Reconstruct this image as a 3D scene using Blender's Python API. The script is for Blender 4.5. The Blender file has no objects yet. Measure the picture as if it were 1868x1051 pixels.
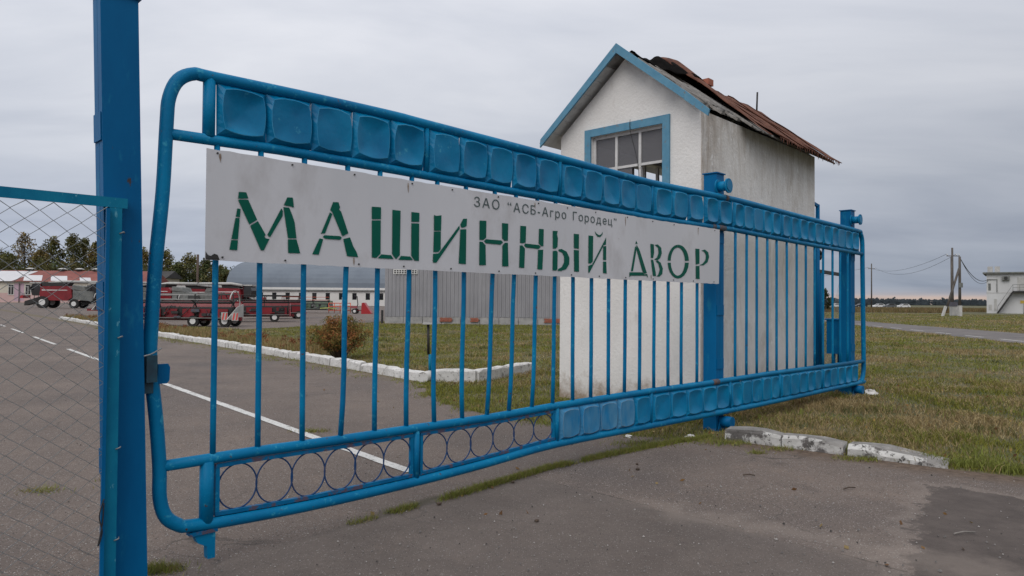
import bpy, bmesh, math, random
import numpy as np
from mathutils import Vector, Matrix
from mathutils.geometry import tessellate_polygon

R = math.radians
rnd = random.Random(7)
nrng = np.random.default_rng(11)
scene = bpy.context.scene
col = scene.collection

# ------------------------------------------------------------------ camera
PITCH = math.atan(23.5 / 1271.0)
ROLL = R(0.45)
CAMZ = 1.5
fwd = Vector((0, math.cos(PITCH), math.sin(PITCH)))
r0 = Vector((1, 0, 0)); u0 = r0.cross(fwd)
right = r0 * math.cos(ROLL) + u0 * math.sin(ROLL)
upv = right.cross(fwd)
cam_data = bpy.data.cameras.new('camera')
cam_data.sensor_width = 36.0
cam_data.lens = 36.0 * 1271.0 / 1868.0
cam_data.clip_start = 0.05
cam_data.clip_end = 6000
cam = bpy.data.objects.new('camera', cam_data)
col.objects.link(cam)
m = Matrix((right, upv, -fwd)).transposed().to_4x4()
m.translation = (0, 0, CAMZ)
cam.matrix_world = m
scene.camera = cam

# ------------------------------------------------------------------ sky and light
SUN_DIR = Vector((-0.38, -0.90, 1.0)).normalized()      # towards the veiled sun
world = bpy.data.worlds.new('World'); scene.world = world
world.use_nodes = True
nt = world.node_tree; nt.nodes.clear()
def wn(t, **k):
    n = nt.nodes.new(t)
    for a, b in k.items(): setattr(n, a, b)
    return n
out = wn('ShaderNodeOutputWorld')
sky = wn('ShaderNodeTexSky', sky_type='NISHITA', sun_disc=False)
sky.sun_elevation = math.asin(SUN_DIR.z)
sky.sun_rotation = math.atan2(SUN_DIR.x, SUN_DIR.y)
sky.altitude = 150; sky.dust_density = 2.0
bg_sky = wn('ShaderNodeBackground'); bg_sky.inputs['Strength'].default_value = 0.1
nt.links.new(sky.outputs['Color'], bg_sky.inputs['Color'])
tc = wn('ShaderNodeTexCoord')
sep = wn('ShaderNodeSeparateXYZ'); nt.links.new(tc.outputs['Generated'], sep.inputs[0])
# cloud deck: flatten the direction on a plane overhead so the clouds pack together towards the horizon
zz = wn('ShaderNodeMath', operation='ADD'); zz.inputs[1].default_value = 0.13
nt.links.new(sep.outputs['Z'], zz.inputs[0])
zm = wn('ShaderNodeMath', operation='MAXIMUM'); zm.inputs[1].default_value = 0.05
nt.links.new(zz.outputs[0], zm.inputs[0])
dv = wn('ShaderNodeVectorMath', operation='DIVIDE')
cmb = wn('ShaderNodeCombineXYZ')
for i in range(3): nt.links.new(zm.outputs[0], cmb.inputs[i])
nt.links.new(tc.outputs['Generated'], dv.inputs[0]); nt.links.new(cmb.outputs[0], dv.inputs[1])
mp = wn('ShaderNodeMapping'); mp.inputs['Scale'].default_value = (0.55, 1.0, 0.0)
mp.inputs['Rotation'].default_value = (0, 0, R(12))
nt.links.new(dv.outputs[0], mp.inputs['Vector'])
nz = wn('ShaderNodeTexNoise'); nz.inputs['Scale'].default_value = 1.3; nz.inputs['Detail'].default_value = 8
nz.inputs['Roughness'].default_value = 0.52; nz.inputs['Distortion'].default_value = 0.4
nt.links.new(mp.outputs[0], nz.inputs['Vector'])
cl = wn('ShaderNodeValToRGB')
cl.color_ramp.elements[0].position = 0.36; cl.color_ramp.elements[0].color = (0.82, 0.84, 0.875, 1)
cl.color_ramp.elements[1].position = 0.64; cl.color_ramp.elements[1].color = (1.07, 1.065, 1.06, 1)
nt.links.new(nz.outputs['Fac'], cl.inputs['Fac'])
# luminance of an overcast sky by height: pale slit on the horizon, slate-blue bank, paler towards the zenith
er = wn('ShaderNodeValToRGB'); cr = er.color_ramp
stops = [(0.0, (0.58, 0.47, 0.42)), (0.0085, (0.72, 0.565, 0.495)), (0.0125, (0.45, 0.46, 0.52)), (0.022, (0.375, 0.425, 0.52)),
         (0.085, (0.42, 0.455, 0.54)), (0.17, (0.56, 0.585, 0.645)), (0.28, (0.68, 0.70, 0.755)), (0.38, (0.79, 0.805, 0.86)), (0.60, (0.92, 0.93, 0.97)), (1.0, (1.12, 1.12, 1.13))]
cr.elements[0].position, cr.elements[0].color = stops[0][0], (*stops[0][1], 1)
cr.elements[1].position, cr.elements[1].color = stops[-1][0], (*stops[-1][1], 1)
for p, c in stops[1:-1]:
    e = cr.elements.new(p); e.color = (*c, 1)
nt.links.new(sep.outputs['Z'], er.inputs['Fac'])
mul = wn('ShaderNodeMixRGB', blend_type='MULTIPLY'); mul.inputs['Fac'].default_value = 1
nt.links.new(er.outputs['Color'], mul.inputs['Color1']); nt.links.new(cl.outputs['Color'], mul.inputs['Color2'])
# the deck is thinner and paler towards the side where the veiled sun stands (left), heavier to the right
fade = wn('ShaderNodeMapRange'); fade.inputs['From Min'].default_value = .04; fade.inputs['From Max'].default_value = .45; fade.inputs['To Min'].default_value = -.30; fade.inputs['To Max'].default_value = -.03
nt.links.new(sep.outputs['Z'], fade.inputs['Value'])
az = wn('ShaderNodeMath', operation='MULTIPLY_ADD'); az.inputs[2].default_value = 1.0
nt.links.new(sep.outputs['X'], az.inputs[0]); nt.links.new(fade.outputs[0], az.inputs[1])
mul2 = wn('ShaderNodeMixRGB', blend_type='MULTIPLY'); mul2.inputs['Fac'].default_value = 1
nt.links.new(mul.outputs[0], mul2.inputs['Color1']); nt.links.new(az.outputs[0], mul2.inputs['Color2'])
mul = mul2
bg_cl = wn('ShaderNodeBackground'); bg_cl.inputs['Strength'].default_value = 1.0
nt.links.new(mul.outputs[0], bg_cl.inputs['Color'])
mixs = wn('ShaderNodeMixShader'); mixs.inputs['Fac'].default_value = 0.94
nt.links.new(bg_sky.outputs[0], mixs.inputs[1]); nt.links.new(bg_cl.outputs[0], mixs.inputs[2])
nt.links.new(mixs.outputs[0], out.inputs['Surface'])

sun_d = bpy.data.lights.new('sun', 'SUN'); sun_d.energy = 1.35; sun_d.angle = R(40); sun_d.color = (1.0, 0.965, 0.92)
sun = bpy.data.objects.new('sun', sun_d); col.objects.link(sun)
sun.rotation_euler = SUN_DIR.to_track_quat('Z', 'Y').to_euler()
sun.location = (-20, -20, 40)

scene.view_settings.view_transform = 'Standard'
scene.view_settings.look = 'None'
scene.view_settings.exposure = 0.0
scene.view_settings.gamma = 1.0

# ------------------------------------------------------------------ helpers
def tag(o, label=None, cat=None, group=None, kind=None):
    if label: o['label'] = label
    if cat: o['category'] = cat
    if group: o['group'] = group
    if kind: o['kind'] = kind
    return o

def empty(name, loc=(0, 0, 0), rz=0.0, parent=None):
    o = bpy.data.objects.new(name, None); col.objects.link(o)
    o.location = loc; o.rotation_euler = (0, 0, rz); o.empty_display_size = 0.2
    if parent: o.parent = parent
    return o

def link_mesh(name, me, parent=None, loc=None, rot=None, scale=None):
    o = bpy.data.objects.new(name, me); col.objects.link(o)
    if parent: o.parent = parent
    if loc is not None: o.location = loc
    if rot is not None: o.rotation_euler = rot
    if scale is not None: o.scale = scale
    return o

class MB:
    def __init__(s): s.v = []; s.f = []; s.sm = []
    def add(s, vs, fs, smooth=False):
        n = len(s.v); s.v += [tuple(p) for p in vs]
        for f in fs: s.f.append([i + n for i in f]); s.sm.append(smooth)
        return s
    def box(s, x0, x1, y0, y1, z0, z1, top=None):
        t = top or (0, 0, 0, 0)
        s.add([(x0, y0, z0), (x1, y0, z0), (x1, y1, z0), (x0, y1, z0), (x0 + t[0], y0 + t[2], z1), (x1 - t[1], y0 + t[2], z1), (x1 - t[1], y1 - t[3], z1), (x0 + t[0], y1 - t[3], z1)],
              [(3, 2, 1, 0), (4, 5, 6, 7), (0, 1, 5, 4), (1, 2, 6, 5), (2, 3, 7, 6), (3, 0, 4, 7)]); return s
    def frame(s, d):
        d = Vector(d).normalized(); a = Vector((0, 0, 1)) if abs(d.z) < 0.9 else Vector((1, 0, 0))
        x = d.cross(a).normalized(); return x, x.cross(d).normalized()
    def tube(s, pts, r, seg=8, cap=True, closed=False, rr=None):
        pts = [Vector(p) for p in pts]; n = len(pts); base = len(s.v); px = None
        for i, p in enumerate(pts):
            if closed: d = pts[(i + 1) % n] - pts[i - 1]
            else: d = pts[min(i + 1, n - 1)] - pts[max(i - 1, 0)]
            d.normalize()
            if px is None: x, y = s.frame(d)
            else:
                x = (px - d * px.dot(d)).normalized(); y = x.cross(d)
            px = x; q = rr[i] if rr else r
            for k in range(seg):
                a = 2 * math.pi * k / seg
                s.v.append(tuple(p + (x * math.cos(a) + y * math.sin(a)) * q))
        m_ = n if closed else n - 1
        for i in range(m_):
            for k in range(seg):
                a = base + i * seg + k; b = base + i * seg + (k + 1) % seg
                c = base + ((i + 1) % n) * seg + (k + 1) % seg; d_ = base + ((i + 1) % n) * seg + k
                s.f.append([a, d_, c, b]); s.sm.append(True)
        if cap and not closed:
            s.f.append([base + k for k in range(seg)]); s.sm.append(False)
            s.f.append([base + (n - 1) * seg + k for k in reversed(range(seg))]); s.sm.append(False)
        return s
    def bar(s, a, b, w, h, up=(0, 0, 1)):
        a = Vector(a); b = Vector(b); d = (b - a).normalized(); u = Vector(up)
        if abs(d.dot(u)) > 0.95: u = Vector((0, 1, 0))
        x = d.cross(u).normalized() * (w / 2); y = x.cross(d).normalized() * (h / 2)
        vs = [a - x - y, a + x - y, a + x + y, a - x + y, b - x - y, b + x - y, b + x + y, b - x + y]
        s.add(vs, [(3, 2, 1, 0), (4, 5, 6, 7), (0, 1, 5, 4), (1, 2, 6, 5), (2, 3, 7, 6), (3, 0, 4, 7)]); return s
    def prism(s, poly, vec, flip=False):
        n = len(poly); v = Vector(vec); a = [Vector(p) for p in poly]; b = [p + v for p in a]
        base = len(s.v); s.v += [tuple(p) for p in a + b]
        for t in tessellate_polygon([a]):
            s.f.append([base + i for i in t]); s.sm.append(False)
            s.f.append([base + n + i for i in reversed(t)]); s.sm.append(False)
        for i in range(n):
            j = (i + 1) % n
            s.f.append([base + i, base + j, base + n + j, base + n + i]); s.sm.append(False)
        return s
    def disc(s, c, axis, r, h, seg=20):
        c = Vector(c); ax = Vector(axis).normalized()
        return s.tube([c - ax * h / 2, c + ax * h / 2], r, seg)
    def mesh(s, name, mt=None):
        me = bpy.data.meshes.new(name); me.from_pydata(s.v, [], s.f)
        me.polygons.foreach_set('use_smooth', s.sm)
        bm = bmesh.new(); bm.from_mesh(me); bmesh.ops.recalc_face_normals(bm, faces=bm.faces); bm.to_mesh(me); bm.free()
        if mt: me.materials.append(mt)
        return me
    def build(s, name, mt, parent=None, loc=None, rot=None):
        return link_mesh(name, s.mesh(name, mt), parent, loc, rot)

def copy_tree(o, parent=None):
    c = o.copy(); col.objects.link(c); c.parent = parent
    for ch in list(o.children): copy_tree(ch, c)
    return c

# ------------------------------------------------------------------ materials
MATS = {}
def material(name, c1, c2=None, scale=4.0, rough=0.8, metal=0.0, bump=0.0, bscale=30.0, detail=6, stretch=(1, 1, 1),
             lo=0.35, hi=0.65, spots=None, spot_scale=20, spot_lo=0.62, spot_hi=0.66, coords='world', spec=0.5, spots2=None):
    if name in MATS: return MATS[name]
    mt = bpy.data.materials.new(name); mt.use_nodes = True; t = mt.node_tree
    b = t.nodes['Principled BSDF']; b.inputs['Roughness'].default_value = rough; b.inputs['Metallic'].default_value = metal
    b.inputs['Specular IOR Level'].default_value = spec
    if coords == 'world':
        g = t.nodes.new('ShaderNodeNewGeometry'); vec = g.outputs['Position']
    else:
        g = t.nodes.new('ShaderNodeTexCoord'); vec = g.outputs['Object']
    mpn = t.nodes.new('ShaderNodeMapping'); mpn.inputs['Scale'].default_value = stretch
    t.links.new(vec, mpn.inputs[0])
    n = t.nodes.new('ShaderNodeTexNoise'); n.inputs['Scale'].default_value = scale; n.inputs['Detail'].default_value = detail
    n.inputs['Roughness'].default_value = 0.6
    t.links.new(mpn.outputs[0], n.inputs['Vector'])
    rmp = t.nodes.new('ShaderNodeValToRGB')
    rmp.color_ramp.elements[0].position = lo; rmp.color_ramp.elements[0].color = (*c1, 1)
    rmp.color_ramp.elements[1].position = hi; rmp.color_ramp.elements[1].color = (*(c2 or c1), 1)
    t.links.new(n.outputs['Fac'], rmp.inputs['Fac'])
    cur = rmp.outputs['Color']
    for sp in (spots, spots2):
        if not sp: continue
        c, ss, sl, sh = (sp if isinstance(sp[0], (tuple, list)) else (sp, spot_scale, spot_lo, spot_hi))
        n2 = t.nodes.new('ShaderNodeTexNoise'); n2.inputs['Scale'].default_value = ss; n2.inputs['Detail'].default_value = 5
        n2.inputs['Roughness'].default_value = 0.65
        t.links.new(mpn.outputs[0], n2.inputs['Vector'])
        r2 = t.nodes.new('ShaderNodeMapRange'); r2.inputs['From Min'].default_value = sl; r2.inputs['From Max'].default_value = sh
        t.links.new(n2.outputs['Fac'], r2.inputs['Value'])
        mx = t.nodes.new('ShaderNodeMixRGB'); t.links.new(r2.outputs[0], mx.inputs['Fac'])
        t.links.new(cur, mx.inputs['Color1']); mx.inputs['Color2'].default_value = (*c, 1); cur = mx.outputs[0]
    t.links.new(cur, b.inputs['Base Color'])
    if bump:
        n3 = t.nodes.new('ShaderNodeTexNoise'); n3.inputs['Scale'].default_value = bscale; n3.inputs['Detail'].default_value = 5
        t.links.new(mpn.outputs[0], n3.inputs['Vector'])
        bp = t.nodes.new('ShaderNodeBump'); bp.inputs['Strength'].default_value = 1.0; bp.inputs['Distance'].default_value = bump
        t.links.new(n3.outputs['Fac'], bp.inputs['Height']); t.links.new(bp.outputs[0], b.inputs['Normal'])
    MATS[name] = mt; return mt

BLUE = material('blue_paint', (0.0, 0.112, 0.262), (0.0, 0.188, 0.375), 2.2, 0.5, bump=0.0016, bscale=45, spec=.14, lo=.28, hi=.70,
                spots=((0.035, 0.28, 0.42), 19, 0.59, 0.70), spots2=((0.085, 0.045, 0.032), 27, 0.655, 0.70))
BLUE_TILE = material('blue_panel_paint', (0.0, 0.116, 0.262), (0.0, 0.192, 0.375), 3.5, 0.34, bump=0.0016, bscale=28, spec=.22, lo=.28, hi=.70,
                     spots=((0.05, 0.29, 0.42), 11, 0.64, 0.74), spots2=((0.05, 0.06, 0.07), 26, .68, .73))
BLUE_FADED = material('faded_blue_paint', (0.015, 0.17, 0.36), (0.075, 0.23, 0.38), 9.0, 0.6, bump=0.001, bscale=40, stretch=(1, 1, .4), spec=.15)
EDGE_HIGHLIGHT = material('rubbed_edge_highlight', (0.012, 0.20, 0.40), (0.05, 0.27, 0.44), 6, .4, spec=.25)  # lighter ridge strip: edge glint painted in along with rubbed paint
WORN_HIGHLIGHT = material('worn_edge_highlight', (0.10, 0.20, 0.30), (0.20, 0.27, 0.33), 20, .6, spec=.2)  # same strip on the faded panels, wear with the glint painted in
BLUE_POST = material('post_blue_paint', (0.0, 0.084, 0.225), (0.0, 0.125, 0.30), 1.9, 0.48, bump=0.0014, bscale=30, spec=.12, lo=.3, hi=.7,
                     spots=((0.012, 0.19, 0.33), 8, 0.60, 0.76), spots2=((0.055, 0.04, 0.035), 28, .69, .73), stretch=(1, 1, .35))
BLUE_OLD = material('old_turquoise_paint', (0.0, 0.12, 0.235), (0.004, 0.175, 0.29), 6.0, 0.55, bump=0.001, bscale=50, spec=.15,
                    spots=((0.10, 0.32, 0.42), 30, 0.63, 0.68), stretch=(1, 1, .5))
PURPLE_RUST = material('rusty_blue_paint', (0.0, 0.09, 0.22), (0.0, 0.135, 0.30), 8, 0.6, spec=.15, bump=0.001, bscale=60, spots=((0.09, 0.07, 0.10), 13, .52, .60))
RINGBLUE = material('dark_blue_rod', (0.006, 0.05, 0.15), (0.03, 0.05, 0.12), 14, 0.6, spec=.15)
BARE_RUST = material('bare_rusty_steel', (0.10, 0.055, 0.04), (0.05, 0.09, 0.14), 25, 0.75)
WIRE = material('galvanised_wire', (0.19, 0.20, 0.205), (0.27, 0.28, 0.28), 30, 0.55, 0.2)
SIGNWHITE = material('sign_enamel', (0.53, 0.535, 0.56), (0.59, 0.59, 0.615), 1.3, 0.45, bump=0.0008, bscale=3, spec=.3,
                     spots=((0.40, 0.39, 0.395), 2.6, 0.52, 0.80), spots2=((0.24, 0.19, 0.15), 22, 0.70, 0.76), stretch=(1, 1, .55))
SIGNGREEN = material('green_film', (0.0, 0.082, 0.055), (0.0, 0.098, 0.066), 6, 0.5, spec=.15, spots=((0.10, 0.20, 0.17), 18, 0.70, 0.74))
SIGNDARK = material('dark_lettering', (0.045, 0.075, 0.075), (0.06, 0.09, 0.09), 6, 0.5)
LATCH = material('greasy_blue_iron', (0.006, 0.03, 0.05), (0.01, 0.06, 0.09), 14, .6)
DARK = material('dark_iron', (0.015, 0.015, 0.016), (0.03, 0.028, 0.026), 12, 0.7)
WOODBLUE = material('sky_blue_wood_paint', (0.085, 0.225, 0.335), (0.115, 0.27, 0.38), 7, 0.65, bump=0.002, bscale=25, spec=.2,
                    spots=((0.17, 0.18, 0.18), 16, 0.60, 0.68), coords='object')
WOODGREY = material('weathered_wood', (0.17, 0.155, 0.14), (0.30, 0.28, 0.26), 9, 0.9, bump=0.004, bscale=20, stretch=(.4, 1, 1), coords='object')
WHITEWOOD = material('white_window_paint', (0.48, 0.47, 0.46), (0.60, 0.59, 0.58), 9, 0.6, spots=((0.25, 0.22, 0.19), 26, 0.62, 0.68), bump=0.001)
SLATE = material('grey_asbestos_sheet', (0.13, 0.124, 0.118), (0.235, 0.222, 0.21), 6, 0.9, bump=0.004, bscale=18, spec=.1, spots=((0.06, 0.054, 0.05), 12, 0.56, 0.68))
RUST = material('rusty_roof_metal', (0.088, 0.038, 0.026), (0.165, 0.074, 0.050), 5, 0.85, spec=.1, bump=0.004, bscale=14, stretch=(1, 1, 1),
                spots=((0.06, 0.028, 0.022), 7, 0.54, 0.66), spots2=((0.27, 0.17, 0.13), 16, 0.66, 0.74))
FELT_SHADE = material('shade_black_felt', (0.004, 0.0036, 0.0036), (0.009, 0.008, 0.0075), 8, 0.95, spec=.03, bump=0.004, bscale=18)  # near-black base paints in the shade below the lifted roof sheets
BRICK = material('red_brick', (0.26, 0.085, 0.055), (0.34, 0.12, 0.075), 12, 0.9, bump=0.003, bscale=40)
CONCRETE = material('concrete', (0.25, 0.245, 0.24), (0.36, 0.35, 0.34), 3, 0.9, bump=0.003, bscale=25)
SHEDGREY = material('grey_profiled_sheet', (0.24, 0.236, 0.25), (0.30, 0.295, 0.31), 1.2, 0.45, 0.0, spots=((0.25, 0.24, 0.25), 2.5, 0.6, 0.8), stretch=(1, 1, .3))
KERBWHITE = material('whitewashed_kerb', (0.50, 0.49, 0.475), (0.62, 0.61, 0.595), 5, 0.9, bump=0.004, bscale=16,
                     spots=((0.26, 0.25, 0.235), 7, 0.57, 0.66), spots2=((0.10, 0.095, 0.09), 26, 0.60, 0.66))
KERBWORN = material('worn_whitewashed_kerb', (0.42, 0.41, 0.39), (0.56, 0.55, 0.53), 6, 0.9, bump=0.012, bscale=18,
                    spots=((0.115, 0.105, 0.10), 4.2, 0.475, 0.53), spots2=((0.08, 0.075, 0.07), 19, 0.56, 0.62))
KERBTOP = material('bare_kerb_top', (0.15, 0.142, 0.135), (0.27, 0.255, 0.24), 7, 0.95, bump=0.008, bscale=24, spots=((0.46, 0.45, 0.43), 6, .62, .70), spots2=((0.06, 0.062, 0.035), 15, .60, .68))
BARKM = material('bark', (0.05, 0.042, 0.035), (0.10, 0.088, 0.075), 6, 0.95, bump=0.01, bscale=10)
POLEWOOD = material('tarred_pole_wood', (0.060, 0.052, 0.046), (0.115, 0.10, 0.088), 5, 0.9, stretch=(1, 1, .15))
POLECONC = material('pole_footing_concrete', (0.42, 0.41, 0.39), (0.52, 0.51, 0.49), 3, 0.9)
REDPAINT = material('harvester_red', (0.14, 0.008, 0.013), (0.22, 0.013, 0.019), 1.2, 0.4, spots=((0.12, 0.02, 0.02), 4, 0.6, 0.75))
REDBRIGHT = material('bright_red_paint', (0.30, 0.014, 0.018), (0.36, 0.02, 0.024), 1.5, 0.4)
ORANGE = material('orange_red_paint', (0.52, 0.085, 0.035), (0.58, 0.11, 0.045), 2, 0.5)
GREENM = material('machine_green', (0.05, 0.085, 0.06), (0.10, 0.14, 0.09), 2, 0.6)
YELLOWG = material('yellow_green_paint', (0.36, 0.40, 0.08), (0.42, 0.46, 0.12), 2, 0.6)
MACHGREY = material('machine_grey', (0.10, 0.105, 0.10), (0.17, 0.175, 0.165), 2, 0.6)
LIGHTGREY = material('light_grey_metal', (0.36, 0.355, 0.34), (0.46, 0.45, 0.43), 2, 0.5)
WHITEM = material('white_metal_paint', (0.58, 0.57, 0.555), (0.66, 0.65, 0.63), 2, 0.5)
TYRE = material('tyre_rubber', (0.014, 0.013, 0.013), (0.028, 0.026, 0.025), 6, 0.9)
GLASSD = material('dark_glass', (0.010, 0.012, 0.014), (0.02, 0.022, 0.026), 1, 0.08)
CREAM = material('cream_render', (0.52, 0.475, 0.40), (0.58, 0.53, 0.45), .3, 0.9, spots=((0.45, 0.38, 0.34), .5, .55, .7))
PINK = material('pink_dado_paint', (0.50, 0.335, 0.32), (0.56, 0.39, 0.375), .3, 0.9)
MAUVE = material('mauve_paint', (0.43, 0.30, 0.36), (0.48, 0.34, 0.40), .3, 0.9)
REDROOF = material('red_roof_sheet', (0.17, 0.05, 0.042), (0.24, 0.08, 0.065), .25, 0.8, spots=((0.12, 0.04, 0.035), .8, .55, .7))
PALESHEET = material('pale_roof_sheet', (0.50, 0.50, 0.52), (0.56, 0.56, 0.58), .3, 0.6)
DARKROOF = material('dark_roof', (0.03, 0.029, 0.03), (0.05, 0.048, 0.048), .4, 0.9)
HANGARROOF = material('galvanised_arch_roof', (0.135, 0.158, 0.19), (0.165, 0.19, 0.222), .06, 0.7, 0.0, spec=.2, spots=((0.12, 0.14, 0.17), .25, .5, .8))
HANGARWALL = material('white_hangar_wall', (0.56, 0.545, 0.52), (0.63, 0.615, 0.59), .2, 0.9)
WHITEWALL = material('white_building_wall', (0.50, 0.50, 0.50), (0.57, 0.57, 0.57), .3, 0.85, spots=((0.40, 0.40, 0.39), 1.2, .58, .75), stretch=(1, 1, .4))
YELLOW = material('yellow_plate', (0.50, 0.34, 0.05), (0.55, 0.38, 0.07), 2, 0.6)
WHITELINE = material('road_paint', (0.50, 0.495, 0.48), (0.60, 0.595, 0.58), 3, 0.8, spots=((0.17, 0.16, 0.15), 11, 0.57, 0.66), spots2=((0.2, 0.185, 0.175), 60, .58, .64))
REDWHITE = material('warning_plate_red', (0.50, 0.06, 0.05), (0.56, 0.08, 0.07), 3, 0.5)
CARWHITE = material('car_white', (0.62, 0.62, 0.62), (0.66, 0.66, 0.66), 1, 0.25)
CARDARK = material('car_dark', (0.02, 0.022, 0.025), (0.03, 0.032, 0.035), 1, 0.25)
CARGREY = material('car_grey', (0.09, 0.095, 0.10), (0.12, 0.125, 0.13), 1, 0.25)
TWIG = material('dry_twig', (0.05, 0.035, 0.025), (0.08, 0.055, 0.04), 8, 0.95)
PAPER = material('white_litter', (0.62, 0.60, 0.58), (0.68, 0.66, 0.64), 8, 0.8)
ROOM = material('room_plaster', (0.36, 0.34, 0.31), (0.44, 0.42, 0.38), 2, 0.9)

def leaf_material(name, rough=0.75, trans=0.25):
    mt = bpy.data.materials.new(name); mt.use_nodes = True; t = mt.node_tree
    b = t.nodes['Principled BSDF']; b.inputs['Roughness'].default_value = rough
    b.inputs['Specular IOR Level'].default_value = 0.2
    a = t.nodes.new('ShaderNodeAttribute'); a.attribute_name = 'tint'
    t.links.new(a.outputs['Color'], b.inputs['Base Color'])
    tr = t.nodes.new('ShaderNodeBsdfTranslucent'); t.links.new(a.outputs['Color'], tr.inputs['Color'])
    mx = t.nodes.new('ShaderNodeMixShader'); mx.inputs['Fac'].default_value = trans
    t.links.new(b.outputs[0], mx.inputs[1]); t.links.new(tr.outputs[0], mx.inputs[2])
    t.links.new(mx.outputs[0], t.nodes['Material Output'].inputs['Surface'])
    return mt
LEAF = leaf_material('leaf'); BLADE = leaf_material('grass_blade', 0.8, 0.15)

def tri_cloud(name, verts, tints, mt, parent=None, nv=3):
    """verts (N,nv,3): N separate faces of nv corners with a colour each."""
    n = len(verts); me = bpy.data.meshes.new(name)
    me.vertices.add(n * nv); me.vertices.foreach_set('co', verts.reshape(-1).astype(np.float32))
    me.loops.add(n * nv); me.loops.foreach_set('vertex_index', np.arange(n * nv, dtype=np.int32))
    me.polygons.add(n); me.polygons.foreach_set('loop_start', np.arange(0, n * nv, nv, dtype=np.int32))
    me.polygons.foreach_set('loop_total', np.full(n, nv, dtype=np.int32))
    at = me.attributes.new('tint', 'FLOAT_COLOR', 'POINT')
    c = np.ones((n, nv, 4), np.float32); c[:, :, :3] = tints[:, None, :]
    at.data.foreach_set('color', c.reshape(-1))
    me.update(calc_edges=True); me.validate()
    me.materials.append(mt)
    return link_mesh(name, me, parent)

# plaster of the gatehouse: white rough render, streaked with grey and brown where rain has run down it
def plaster(name, dirt):
    mt = bpy.data.materials.new(name); mt.use_nodes = True; t = mt.node_tree; L = t.links.new
    b = t.nodes['Principled BSDF']; b.inputs['Roughness'].default_value = 0.92; b.inputs['Specular IOR Level'].default_value = .2
    tcn = t.nodes.new('ShaderNodeTexCoord')
    def noise(scale, st, det=6, ro=.6, dist=0.0):
        mpn = t.nodes.new('ShaderNodeMapping'); mpn.inputs['Scale'].default_value = st; L(tcn.outputs['Object'], mpn.inputs[0])
        n = t.nodes.new('ShaderNodeTexNoise'); n.inputs['Scale'].default_value = scale; n.inputs['Detail'].default_value = det
        n.inputs['Roughness'].default_value = ro; n.inputs['Distortion'].default_value = dist; L(mpn.outputs[0], n.inputs['Vector']); return n.outputs['Fac']
    def rng(v, a, b_):
        r_ = t.nodes.new('ShaderNodeMapRange'); r_.inputs['From Min'].default_value = a; r_.inputs['From Max'].default_value = b_; L(v, r_.inputs['Value']); return r_.outputs[0]
    def mix(f, c1, c2):
        mx = t.nodes.new('ShaderNodeMixRGB'); L(f, mx.inputs['Fac'])
        if isinstance(c1, tuple): mx.inputs['Color1'].default_value = (*c1, 1)
        else: L(c1, mx.inputs['Color1'])
        mx.inputs['Color2'].default_value = (*c2, 1); return mx.outputs[0]
    c = mix(rng(noise(2.0, (1, 1, 1)), .35, .65), (0.68, 0.66, 0.635), (0.74, 0.72, 0.695))
    c = mix(rng(noise(90, (1, 1, 1), 3), .64, .70), c, (0.36, 0.33, 0.30))
    if dirt:
        c = mix(rng(noise(.9, (1, 1, .8), 9, .70, .6), .44, .74), c, (0.61, 0.58, 0.545))
        c = mix(rng(noise(1.5, (1.1, 1.1, .38), 9, .76, .9), .50, .74), c, (0.46, 0.415, 0.365))
        sx_ = t.nodes.new('ShaderNodeSeparateXYZ'); L(tcn.outputs['Object'], sx_.inputs[0])
        cm = t.nodes.new('ShaderNodeMath'); cm.operation = 'MULTIPLY'; L(rng(sx_.outputs['X'], .75, .15), cm.inputs[0]); L(rng(noise(3.0, (2.5, 2.5, .35), 8, .7), .36, .60), cm.inputs[1])
        zt_ = rng(sx_.outputs['Z'], 2.4, 3.9); dm = t.nodes.new('ShaderNodeMath'); dm.operation = 'MULTIPLY'; L(zt_, dm.inputs[0]); L(rng(noise(2.0, (1.9, 1.9, .34), 9, .76, .8), .46, .68), dm.inputs[1])
        c = mix(dm.outputs[0], c, (0.42, 0.37, 0.32))     # drips running down from the eaves
        c = mix(cm.outputs[0], c, (0.38, 0.33, 0.285))      # rust-brown run-off from the torn roof at the corner
        c = mix(rng(noise(11, (1.2, 1.2, .45), 8, .75), .58, .90), c, (0.34, 0.31, 0.28))
        c = mix(rng(noise(6, (1, 1, .7), 8, .72), .56, .68), c, (0.78, 0.765, 0.745))
    else:
        c = mix(rng(noise(2.2, (1.5, 1.5, .5), 8, .7), .60, .80), c, (0.50, 0.46, 0.42))
        c = mix(rng(noise(30, (1, 1, 1), 6, .75), .68, .74), c, (0.42, 0.37, 0.33))
    # mud splashed up from the ground
    sz_ = t.nodes.new('ShaderNodeSeparateXYZ'); L(tcn.outputs['Object'], sz_.inputs[0])
    ms = t.nodes.new('ShaderNodeMath'); ms.operation = 'MULTIPLY_ADD'; L(noise(4, (1, 1, 1), 7, .7), ms.inputs[0]); ms.inputs[1].default_value = -1.1; L(sz_.outputs['Z'], ms.inputs[2])
    c = mix(rng(ms.outputs[0], -.15, -.50), c, (0.30, 0.235, 0.18))
    L(c, b.inputs['Base Color'])
    bp = t.nodes.new('ShaderNodeBump'); bp.inputs['Strength'].default_value = 1; bp.inputs['Distance'].default_value = 0.008
    L(noise(24, (1, 1, 1), 5), bp.inputs['Height']); L(bp.outputs[0], b.inputs['Normal'])
    return mt
PLASTER = plaster('white_rough_plaster', False)
PLASTER_DIRTY = plaster('streaked_white_plaster', True)

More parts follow.
